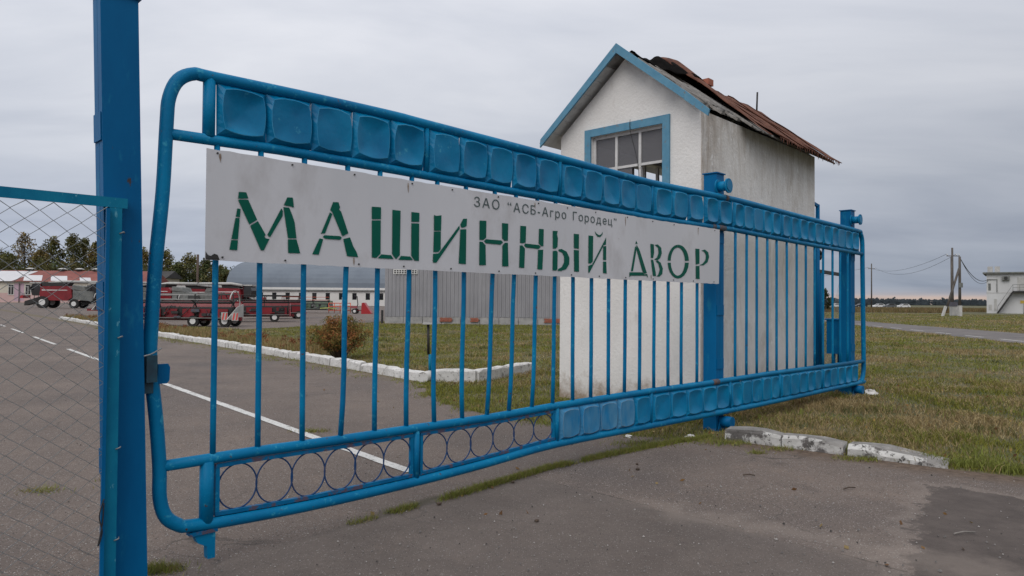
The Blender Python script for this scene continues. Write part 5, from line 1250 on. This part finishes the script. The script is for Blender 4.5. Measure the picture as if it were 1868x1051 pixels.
# ------------------------------------------------------------------ lawn furniture
sp = empty('standpipe', (-1.68, 14.46, 0)); tag(sp, 'thin dark standpipe with a flat cap on the lawn behind the kerb', 'standpipe')
MB().tube([(0, 0, -.05), (0, 0, .38)], .04, 8).build('lower_pipe', BLUE_OLD, sp); MB().tube([(-.04, 0, .38), (-.05, 0, 1.0)], .028, 8).build('upper_pipe', DARK, sp)
MB().box(-.16, .13, -.1, .1, 1.001, 1.03).build('cap', LIGHTGREY, sp); MB().tube([(0, 0, .3), (.07, -.02, .40), (.09, -.02, .3)], .018, 6).build('tap', BLUE_OLD, sp)

# ------------------------------------------------------------------ trees
def leaf_cloud(centers, radii, n_per, size, tints, flat=.6, seed=0):
    r_ = np.random.default_rng(seed); V = []; C = []
    for c, ra, ti in zip(centers, radii, tints):
        n = n_per; d = r_.normal(size=(n, 3)); d /= np.linalg.norm(d, axis=1)[:, None]; q = (r_.random(n) ** .45)[:, None]
        p = np.array(c) + d * q * np.array([ra, ra, ra * flat + .0])
        a = r_.normal(size=(n, 3)); a /= np.linalg.norm(a, axis=1)[:, None]; e = r_.normal(size=(n, 3)); e -= a * (a * e).sum(1)[:, None]; e /= np.linalg.norm(e, axis=1)[:, None]
        s_ = size * r_.uniform(.6, 1.35, (n, 1))
        V.append(np.stack([p - a * s_, p + e * s_ * .55, p + a * s_, p - e * s_ * .55], 1)); C.append(np.array(ti)[None] * r_.uniform(.7, 1.3, (n, 1)))
    return np.concatenate(V), np.concatenate(C)
def tree(loc, h, r_, label, tint, seed, crown0=.25, n_clump=46, n_leaf=42, leaf=.34, name='tree', group='trees behind the farm buildings', airy=.8):
    q = random.Random(seed); o = empty(name, loc); tag(o, label, 'tree', group)
    b = MB(); tr_h = h * .86; bend = q.uniform(-.04, .04) * h
    TP = [Vector((bend * (k / 6) ** 2, 0, tr_h * k / 6 - .1)) for k in range(7)]
    b.tube(TP, .3, 7, rr=[h * .016 * (1.15 - k / 6) + .03 for k in range(7)]); cs, rs, ts = [], [], []
    for k in range(n_clump):
        t_ = crown0 + (1 - crown0) * ((k + q.random()) / n_clump); env = math.sin(math.pi * min(1, (t_ - crown0) / (1 - crown0) * .86 + .14)) ** .7
        ang = k * 2.4 + q.uniform(-.5, .5); rad = r_ * env * q.uniform(.25, 1.0)
        base = TP[0].lerp(TP[-1], min(1, max(0, t_ - .12))); base.x = bend * min(1, t_) ** 2
        c = Vector((base.x + rad * math.cos(ang), rad * math.sin(ang), h * t_ * .97))
        b.tube([base, base.lerp(c, .55) + Vector((0, 0, -.02 * h)), c], .1, 4, cap=False, rr=[h * .0055, h * .0035, h * .0015])
        cs.append(c); rs.append(r_ * q.uniform(.20, .36)); f_ = q.uniform(.65, 1.35)
        ts.append((tint[0] * f_ * q.uniform(.85, 1.25), tint[1] * f_, tint[2] * f_))
    b.build('trunk', BARKM, o); V, C = leaf_cloud(cs, rs, n_leaf, leaf, ts, airy, seed); tri_cloud('crown', V, C, LEAF, o, 4)
    return o
TG = [(.115, .118, .042), (.140, .122, .044), (.092, .102, .040), (.165, .130, .050)]
specs = [(-20, 452, 250, 70, 1, 'broad tree at the left edge above the farm roof'), (14, 462, 246, 46, 0, 'low green tree above the pale end of the red roof'), (46, 424, 255, 44, 3, 'tall airy tree with yellowing crown behind the wire mesh'),
         (70, 455, 244, 40, 1, 'short bushy tree between the two tall crowns'), (92, 432, 250, 40, 0, 'tall pointed tree behind the middle of the mesh fence'), (128, 428, 252, 44, 2, 'tall dark tree right of the pointed one'),
         (150, 434, 256, 40, 0, 'dark full tree close to the tall post'), (176, 441, 248, 38, 1, 'slim tree just left of the tall post'), (215, 440, 252, 60, 2, 'tree hidden behind the tall post'),
         (262, 455, 254, 46, 1, 'tree between the post and the bent gate tube'), (298, 458, 250, 44, 0, 'airy tree right of the bent gate tube'), (322, 480, 240, 40, 2, 'low dark tree left of the thin brown pipe'),
         (345, 466, 250, 52, 0, 'round tree behind the thin brown pipe'), (378, 474, 246, 44, 2, 'dark tree right of the thin brown pipe'), (402, 486, 244, 40, 1, 'last tree before the arched roof')]
for i, (px0, ty, Y, wpx, ti, lb_) in enumerate(specs):
    hz_ = 549 + (px0 - 934) * .00785; h = 1.5 + (hz_ - ty) * Y / 1271
    tree((pix(px0, Y), Y, 0), h, wpx * Y / 1271 / 1.5, lb_, TG[ti], 100 + i, crown0=.06, n_clump=64, n_leaf=52 if ti != 3 else 28, leaf=.42, airy=.95)
cs, rs, ts = [], [], []
for k in range(330):                       # dense undergrowth at the foot of the tree belt
    q = -40 + 465 * rnd.random(); Y = rnd.uniform(236, 243); hz_ = 549 + (q - 934) * .00785; top_ = rnd.uniform(468, 492) + (12 if q > 270 else 0)
    cs.append((pix(q, Y), Y, rnd.uniform(1.0, 1.5 + (hz_ - top_) * Y / 1271))); rs.append(rnd.uniform(1.2, 2.4)); f_ = rnd.uniform(.6, 1.2); t0 = rnd.choice(TG); ts.append((t0[0] * f_ * .85, t0[1] * f_ * .9, t0[2] * f_))
V, C = leaf_cloud(cs, rs, 46, .42, ts, .9, 55); tag(tri_cloud('undergrowth', V, C, LEAF, None, 4), 'dense green undergrowth at the foot of the trees', 'undergrowth', kind='stuff')
tree((pix(1500, 125), 125, 0), 4.2, 1.7, 'dark round tree seen through the fence behind the gatehouse', (.035, .045, .02), 331, crown0=.1, n_clump=26, n_leaf=40, leaf=.22, group='trees by the far road')
# far wood on the horizon
V = []; Cc = []
for side, (x0, x1) in enumerate(((250, 1150), (-1150, -250))):
    n = 950
    for k in range(n):
        x = x0 + (x1 - x0) * (k + rnd.random()) / n; Y = 820 + rnd.uniform(-40, 60); h = rnd.uniform(6.0, 7.6) * (1.3 if rnd.random() < .05 else 1); w = rnd.uniform(2.0, 3.8)
        for q in range(14):
            zc_ = h * (q + .3) / 14; wr = w * (1 - .55 * (q / 14) ** 2); c = np.array([x + rnd.uniform(-wr, wr), Y + rnd.uniform(-2, 2), zc_]); s_ = rnd.uniform(.9, 1.7)
            a = rnd.uniform(0, 6.28); V.append([c + s_ * np.array([math.cos(a + t_), .25 * math.sin(a * 3), math.sin(a + t_) * .9]) for t_ in (0, 1.6, 3.1, 4.7)])
            f_ = rnd.uniform(.8, 1.2); Cc.append((.060 * f_, .074 * f_, .085 * f_))  # distance haze painted in as a bluish leaf tint
wood = tri_cloud('distant_wood', np.array(V), np.array(Cc), LEAF, None, 4)
tag(wood, 'dark band of distant woodland along the horizon', 'woodland', kind='stuff')

# ------------------------------------------------------------------ shrub on the lawn
sb = empty('shrub', (-4.33, 17.6, 0)); tag(sb, 'rust red and green twiggy shrub on the lawn behind the kerb', 'shrub')
b = MB(); cs, rs, ts = [], [], []
for k in range(110):
    a = rnd.uniform(0, 6.283); e = rnd.uniform(.15, 1.0); L = rnd.uniform(.6, 1.06)
    tip = Vector((math.cos(a) * e * .86, math.sin(a) * e * .86, (1.08 - .40 * e * e) * L)); mid = tip * .5 + Vector((0, 0, .08))
    b.tube([Vector((tip.x * .12, tip.y * .12, -.02)), mid, tip], .006, 4, cap=False, rr=[.009, .006, .003])
    for f_ in (.45, .62, .8, .95):
        cs.append(Vector((0, 0, 0)).lerp(tip, f_) + Vector((0, 0, .08 * (1 - f_)))); rs.append(.11)
        ts.append(rnd.choice(((.30, .150, .050), (.27, .165, .05), (.31, .125, .05), (.15, .15, .04), (.22, .145, .045), (.13, .13, .04))))
b.build('stems', TWIG, sb); V, C = leaf_cloud(cs, rs, 34, .024, ts, 1.0, 5); tri_cloud('foliage', V, C, LEAF, sb, 4)

# ------------------------------------------------------------------ grass
HOUSE_XY = [tuple((HK + Vector((math.sin(HTH) * a - math.cos(HTH) * b0, math.cos(HTH) * a + math.sin(HTH) * b0, 0)))[:2]) for a, b0 in ((0, 0), (LN, 0), (LN, W), (0, W))]
SHED_XY = [(-8.3, 44.2), (9.2, 43), (9.5, 51), (-7.8, 52)]
def vnoise(x, y, s, seed):
    """cheap smooth value noise"""
    g_ = np.random.default_rng(seed).random((64, 64)); u = x / s; v = y / s; i = np.floor(u).astype(int); j = np.floor(v).astype(int); fu = u - i; fv = v - j
    fu = fu * fu * (3 - 2 * fu); fv = fv * fv * (3 - 2 * fv); G_ = lambda a, b0: g_[a % 64, b0 % 64]
    return (G_(i, j) * (1 - fu) + G_(i + 1, j) * fu) * (1 - fv) + (G_(i, j + 1) * (1 - fu) + G_(i + 1, j + 1) * fu) * fv
def blades(name, x, y, hgt, wid, tint, lean=.5, seed=0, two=False):
    r_ = np.random.default_rng(seed); n = len(x); a = r_.uniform(0, 2 * np.pi, n); la = r_.uniform(0, 2 * np.pi, n); ll = hgt * lean * r_.uniform(.2, 1.2, n)
    dx, dy = np.cos(a) * wid / 2, np.sin(a) * wid / 2; z0 = np.zeros(n)
    tip = np.stack([x + np.cos(la) * ll, y + np.sin(la) * ll, hgt * r_.uniform(.75, 1.0, n)], 1)
    p0 = np.stack([x - dx, y - dy, z0], 1); p1 = np.stack([x + dx, y + dy, z0], 1)
    if not two: return np.stack([p0, p1, tip], 1), tint
    m0 = np.stack([x - dx * .8 + np.cos(la) * ll * .35, y - dy * .8 + np.sin(la) * ll * .35, hgt * .6], 1); m1 = m0 + np.stack([dx * 1.6, dy * 1.6, z0], 1)
    return np.concatenate([np.stack([p0, p1, m1], 1), np.stack([p0, m1, m0], 1), np.stack([m0, m1, tip], 1)]), np.concatenate([tint] * 3)
def grass_mask(x, y):
    return ~(in_poly(x, y, YARD) | in_poly(x, y, FARROAD) | in_poly(x, y, HOUSE_XY) | in_poly(x, y, SHED_XY))
N0 = 1000000
rad = np.exp(nrng.uniform(math.log(6.2), math.log(125), N0)); phi = nrng.uniform(R(-42), R(62), N0)
gx, gy = rad * np.sin(phi), rad * np.cos(phi); ok = grass_mask(gx, gy); gx, gy, rad = gx[ok], gy[ok], rad[ok]
n1 = vnoise(gx, gy, 2.4, 1); n2 = vnoise(gx, gy, .55, 2); n3 = vnoise(gx, gy, 9.0, 3); n4 = vnoise(gx, gy, .9, 4)
dens = np.clip(.35 + .9 * n2, .3, 1); keep = nrng.random(len(gx)) < dens; gx, gy, rad, n1, n2, n3, n4 = [q[keep] for q in (gx, gy, rad, n1, n2, n3, n4)]
hg = (.020 + .10 * n2 ** 2 * n1 + .025 * nrng.random(len(gx))) * np.clip(.8 + rad / 40, .8, 1.5); wd = .0065 * np.clip(rad / 9, .8, 12)
cols = np.array([(.175, .170, .030), (.210, .210, .036), (.30, .225, .105), (.38, .30, .165), (.21, .150, .075), (.10, .11, .03)])
rightside = gx > 3
dry = np.clip(n3 * 1.0 + (n1 - .5) * 1.5 + (n4 - .5) * 1.2 - .20 + np.where(rightside, .02, -.20) + np.where(rightside & (rad > 9.5) & (rad < 28), .22, 0) + nrng.normal(0, .16, len(gx)), 0, 1)
pick = nrng.random(len(gx)); ci = np.where(pick < dry * 1.15, np.where(nrng.random(len(gx)) < .45, 2, np.where(nrng.random(len(gx)) < .45, 3, 4)), np.where(nrng.random(len(gx)) < .45, 0, np.where(nrng.random(len(gx)) < .55, 1, 5)))
tint = cols[ci] * nrng.uniform(.75, 1.25, (len(gx), 1))
near = rad < 16
V1, C1 = blades('g', gx[near], gy[near], hg[near], wd[near], tint[near], 1.1, 1, True); V2, C2 = blades('g', gx[~near], gy[~near], hg[~near], wd[~near], tint[~near], 1.0, 2)
lawn = tri_cloud('lawn_grass', np.concatenate([V1, V2]), np.concatenate([C1, C2]), BLADE)
tag(lawn, 'patchy green and straw coloured rough grass around the gate', 'grass', kind='stuff')
cx_, cy_ = [], []
for k in range(380):
    r0_ = math.exp(rnd.uniform(math.log(7.2), math.log(34))); a0 = rnd.uniform(R(-12), R(58)); cx, cy = r0_ * math.sin(a0), r0_ * math.cos(a0)
    n = rnd.randint(25, 70); cx_.append(nrng.normal(cx, .07 + .004 * r0_, n)); cy_.append(nrng.normal(cy, .07 + .004 * r0_, n))
for t_ in np.linspace(0, 1, 46):          # long grass hanging over the worn kerb
    cx, cy = 2.45 + 2.1 * t_ + rnd.uniform(-.05, .05), 7.74 - 1.58 * t_ + rnd.uniform(-.02, .05); n = rnd.randint(20, 60); cx_.append(nrng.normal(cx, .06, n)); cy_.append(nrng.normal(cy, .04, n))
tx, ty = np.concatenate(cx_), np.concatenate(cy_); ok = grass_mask(tx, ty); tx, ty = tx[ok], ty[ok]; tr_ = np.hypot(tx, ty); cn = vnoise(tx, ty, .5, 41)
ctint = np.where((cn > .52)[:, None], np.array([(.18, .20, .045)]), np.where((cn > .36)[:, None], np.array([(.28, .21, .10)]), np.array([(.10, .105, .035)]))) * nrng.uniform(.7, 1.25, (len(tx), 1))
Vt, Ct = blades('t', tx, ty, nrng.uniform(.06, .14, len(tx)), .0075 * np.clip(tr_ / 9, .8, 4), ctint, .8, 44, True)
tag(tri_cloud('grass_clumps', Vt, Ct, BLADE), 'taller green and straw tufts standing out of the rough grass', 'grass', kind='stuff')
# tall dry weeds behind the kerb, with reddish flower heads
def strip_points(n, w0, w1, smin, smax):
    s_ = nrng.uniform(smin, smax, n); w = nrng.uniform(w0, w1, n); P = np.array([at_len(v) for v in s_]); return P[:, 0] + knrm.x * w, P[:, 1] + knrm.y * w, s_
wx_, wy_, ws = strip_points(26000, .22, 1.9, 6.0, tot)
cl_ = vnoise(wx_, wy_, .8, 9); kp = nrng.random(len(wx_)) < np.clip(cl_ * 1.4 - .15, .05, 1) * np.clip((ws - 5.5) / 4, .1, 1); wx_, wy_, cl_ = wx_[kp], wy_[kp], cl_[kp]
wc = np.array([(.30, .22, .105), (.25, .185, .08), (.18, .17, .06), (.36, .275, .155), (.26, .14, .06)]); tt = wc[nrng.choice(5, len(wx_), p=(.3, .25, .25, .12, .08))] * nrng.uniform(.75, 1.2, (len(wx_), 1))
V, C = blades('w', wx_, wy_, .16 + .34 * cl_ * nrng.uniform(.4, 1, len(wx_)), np.full(len(wx_), .016), tt, .45, 5, True)
hx, hy, hs = strip_points(200, .3, 1.6, 7.0, tot); patch_ = vnoise(hx, hy, 1.6, 12) > .56; cs = [(x, y, .26 + .12 * rnd.random()) for x, y in zip(hx[patch_], hy[patch_])]
Vh, Ch = leaf_cloud(cs, [.10] * len(cs), 22, .028, [rnd.choice(((.20, .075, .035), (.24, .10, .05), (.17, .08, .04))) for _ in cs], .7, 6)
tag(tri_cloud('dry_weeds', V, C, BLADE), 'strip of tall straw coloured weeds behind the white kerb', 'weeds', kind='stuff')
tag(tri_cloud('rusty_dock_weeds', Vh, Ch, LEAF, None, 4), 'rust red seed heads among the weeds along the kerb', 'weeds', kind='stuff')
# brown uncut grass in the meadow beyond the far road
n = 60000; bx0 = nrng.uniform(36, 150, n); by0 = nrng.uniform(118, 200, n); V, C = blades('m', bx0, by0, nrng.uniform(.35, .8, n), np.full(n, .28), np.array([(.17, .115, .052), (.15, .125, .05), (.19, .14, .075)])[nrng.integers(0, 3, n)] * nrng.uniform(.7, 1.2, (n, 1)), .3, 8)
keepm = ~((bx0 > 76) & (by0 < 140)) & ~in_poly(bx0, by0, FARROAD); keepm = keepm
tag(tri_cloud('meadow_grass', V[keepm], C[keepm], BLADE), 'brown uncut meadow grass beyond the far road', 'grass', kind='stuff')
# grass growing out of the long crack under the gate, at the kerb foot and in joints
CRACK = [(-1.35, 4.38), (-.91, 4.82), (-.42, 5.37), (.34, 6.27), (1.0, 6.85), (1.67, 7.4), (2.2, 7.75)]
def crack_pts(n, poly, spread):
    seg = [math.hypot(poly[i + 1][0] - poly[i][0], poly[i + 1][1] - poly[i][1]) for i in range(len(poly) - 1)]; T_ = sum(seg); X = []; Y_ = []
    for s_ in nrng.uniform(0, T_, n):
        i = 0
        while s_ > seg[i] and i < len(seg) - 1: s_ -= seg[i]; i += 1
        t_ = s_ / seg[i]; X.append(poly[i][0] + (poly[i + 1][0] - poly[i][0]) * t_); Y_.append(poly[i][1] + (poly[i + 1][1] - poly[i][1]) * t_)
    return np.array(X) + nrng.normal(0, spread, n), np.array(Y_) + nrng.normal(0, spread, n)
XX, YY = [], []
x, y = crack_pts(15000, CRACK[1:], .026); d_ = vnoise(x, y, .30, 21); t_ = (x + .91) / 3; kk = nrng.random(len(x)) < np.clip((d_ - .22) * 4 + np.clip(t_, 0, 1) * 1.0, 0, 1); XX.append(x[kk]); YY.append(y[kk])
x, y = crack_pts(500, CRACK[:2], .02); d_ = vnoise(x, y, .25, 22); kk = d_ > .62; XX.append(x[kk]); YY.append(y[kk])
for cx, cy, s_, n in ((-1.93, 3.86, .07, 900), (-2.55, 6.7, .10, 250), (-2.25, 7.9, .12, 260), (2.3, 7.45, .16, 700), (2.75, 7.15, .10, 260), (3.35, 6.72, .12, 420), (1.4, 7.35, .18, 600), (1.9, 7.6, .15, 700), (-3.6, 5.4, .09, 200), (-3.2, 5.7, .07, 160), (2.45, 6.95, .06, 160)):
    XX.append(nrng.normal(cx, s_, n)); YY.append(nrng.normal(cy, s_ * .5, n))
x, y, _ = strip_points(5200, -.75, -.02, .0, 30.0); d_ = vnoise(x, y, .5, 23); kk = d_ > .45; XX.append(x[kk]); YY.append(y[kk])
x, y = crack_pts(5200, [(-1.63, 12.8), (-1.3, 11.0), (-.7, 9.7), (-.3, 9.15), (.3, 8.6), (1.5, 7.75)], .11); d_ = vnoise(x, y, .3, 25); kk = d_ > .35; XX.append(x[kk]); YY.append(y[kk])
gx2, gy2 = np.concatenate(XX), np.concatenate(YY); n = len(gx2); far_ = np.hypot(gx2, gy2)
tt = np.array([(.19, .215, .04), (.15, .18, .036), (.25, .21, .07), (.20, .155, .08)])[nrng.choice(4, n, p=(.4, .25, .2, .15))] * nrng.uniform(.75, 1.2, (n, 1))
V, C = blades('c', gx2, gy2, nrng.uniform(.018, .055, n), .005 * np.clip(far_ / 6, .8, 3), tt, 1.1, 31)
V[:, :, 2] += .004
tag(tri_cloud('crack_grass', V, C, BLADE), 'thin line of grass and moss growing from the crack under the gate', 'grass', kind='stuff')

# ------------------------------------------------------------------ litter, stones, twigs
def pebble(x, y, r_, mt, name, label, cat, group=None):
    bm = bmesh.new(); bmesh.ops.create_icosphere(bm, subdivisions=1, radius=r_)
    for v in bm.verts: v.co *= rnd.uniform(.75, 1.2); v.co.z *= .65
    me = bpy.data.meshes.new(name); bm.to_mesh(me); bm.free(); me.materials.append(mt); o = link_mesh(name, me, None, (x, y, r_ * .35 + .008)); tag(o, label, cat, group); return o
V = []; Cc = []
for k in range(2600):
    r0_ = math.exp(rnd.uniform(math.log(3.2), math.log(16))); a = rnd.uniform(-.75, .75); x, y = r0_ * math.sin(a), r0_ * math.cos(a)
    s_ = rnd.uniform(.003, .008) * (1.6 if rnd.random() < .06 else 1); g_ = rnd.choice((.06, .16, .22, .30, .40)); h_ = s_ * 1.1
    p = [np.array([x + s_ * math.cos(t_) * rnd.uniform(.7, 1.3), y + s_ * math.sin(t_) * rnd.uniform(.7, 1.3), .010]) for t_ in (0, 2.1, 4.2)]; top_ = np.array([x, y, .010 + h_])
    if not in_poly(np.array([x]), np.array([y]), YARD)[0]: continue
    for i in range(3): V.append([p[i], p[(i + 1) % 3], top_]); Cc.append((g_, g_ * .95, g_ * .9))
n = 1500; lr = np.exp(nrng.uniform(math.log(4.5), math.log(26), n)); lph = nrng.uniform(R(-20), R(38), n); lx, ly = lr * np.sin(lph), lr * np.cos(lph)
onr = in_poly(lx, ly, YARD); kp = (~onr | (nrng.random(n) < .05)) & ~in_poly(lx, ly, HOUSE_XY); lx, ly, onr = lx[kp], ly[kp], onr[kp]
Vl, Cl = leaf_cloud([(x, y, .014 if q else .05) for x, y, q in zip(lx, ly, onr)], [.004] * len(lx), 1, .022, [rnd.choice(((.20, .11, .04), (.26, .17, .06), (.14, .075, .035), (.30, .22, .10))) for _ in lx], .3, 77)
tag(tri_cloud('fallen_leaves', Vl, Cl, LEAF, None, 4), 'brown fallen leaves scattered over the grass and asphalt', 'leaves', kind='stuff')
tag(tri_cloud('gravel', np.array(V), np.array(Cc), BLADE), 'scattered stone chips lying on the asphalt', 'gravel', kind='stuff')
for i, (x, y, r_, lb_) in enumerate(((-.52, 5.12, .022, 'dark clod beside the grassy crack left of the gate middle'), (.02, 5.75, .018, 'small dark clod under the ring panels of the gate'), (1.13, 6.22, .020, 'small dark stone on the pale asphalt right of the crack'), (1.16, 6.42, .016, 'smallest dark stone on the asphalt near the gate'), (.18, 4.75, .018, 'dark clod lying alone on the foreground asphalt'))):
    pebble(x, y, r_, TWIG, 'clod', lb_, 'clod', 'clods on the asphalt')
for i, (x, y, a, L, lb_) in enumerate(((2.72, 5.62, .4, .13, 'short dry twig on the asphalt before the worn kerb'), (2.05, 6.02, -.1, .10, 'thin twig lying on the asphalt left of the worn kerb'), (2.95, 4.55, .2, .16, 'pale twig on the dark asphalt patch'))):
    d = Vector((math.cos(a), math.sin(a), 0)) * L / 2; c = Vector((x, y, .018)); o = MB().tube([c - d, c + Vector((0, .008, .006)), c + d], .005, 5).build('twig', TWIG if i < 2 else WOODGREY); tag(o, lb_, 'twig', 'twigs on the asphalt')
def crumple(loc, s_, mt, label):
    bm = bmesh.new(); bmesh.ops.create_icosphere(bm, subdivisions=2, radius=s_)
    for v in bm.verts: v.co *= rnd.uniform(.55, 1.25); v.co.z *= .6; v.co.x *= 1.3
    me = bpy.data.meshes.new('crumpled_litter'); bm.to_mesh(me); bm.free(); me.materials.append(mt); o = link_mesh('crumpled_litter', me, None, (loc[0], loc[1], s_ * .4)); tag(o, label, 'litter', 'litter on the ground')
crumple((5.95, 11.53), .085, PAPER, 'crumpled white litter on the grass right of the gate end')
crumple((1.98, 7.72), .045, PAPER, 'small white scrap in the grass under the guide post')
crumple((1.30, 7.72), .035, PAPER, 'tiny white scrap left of the guide post foot')
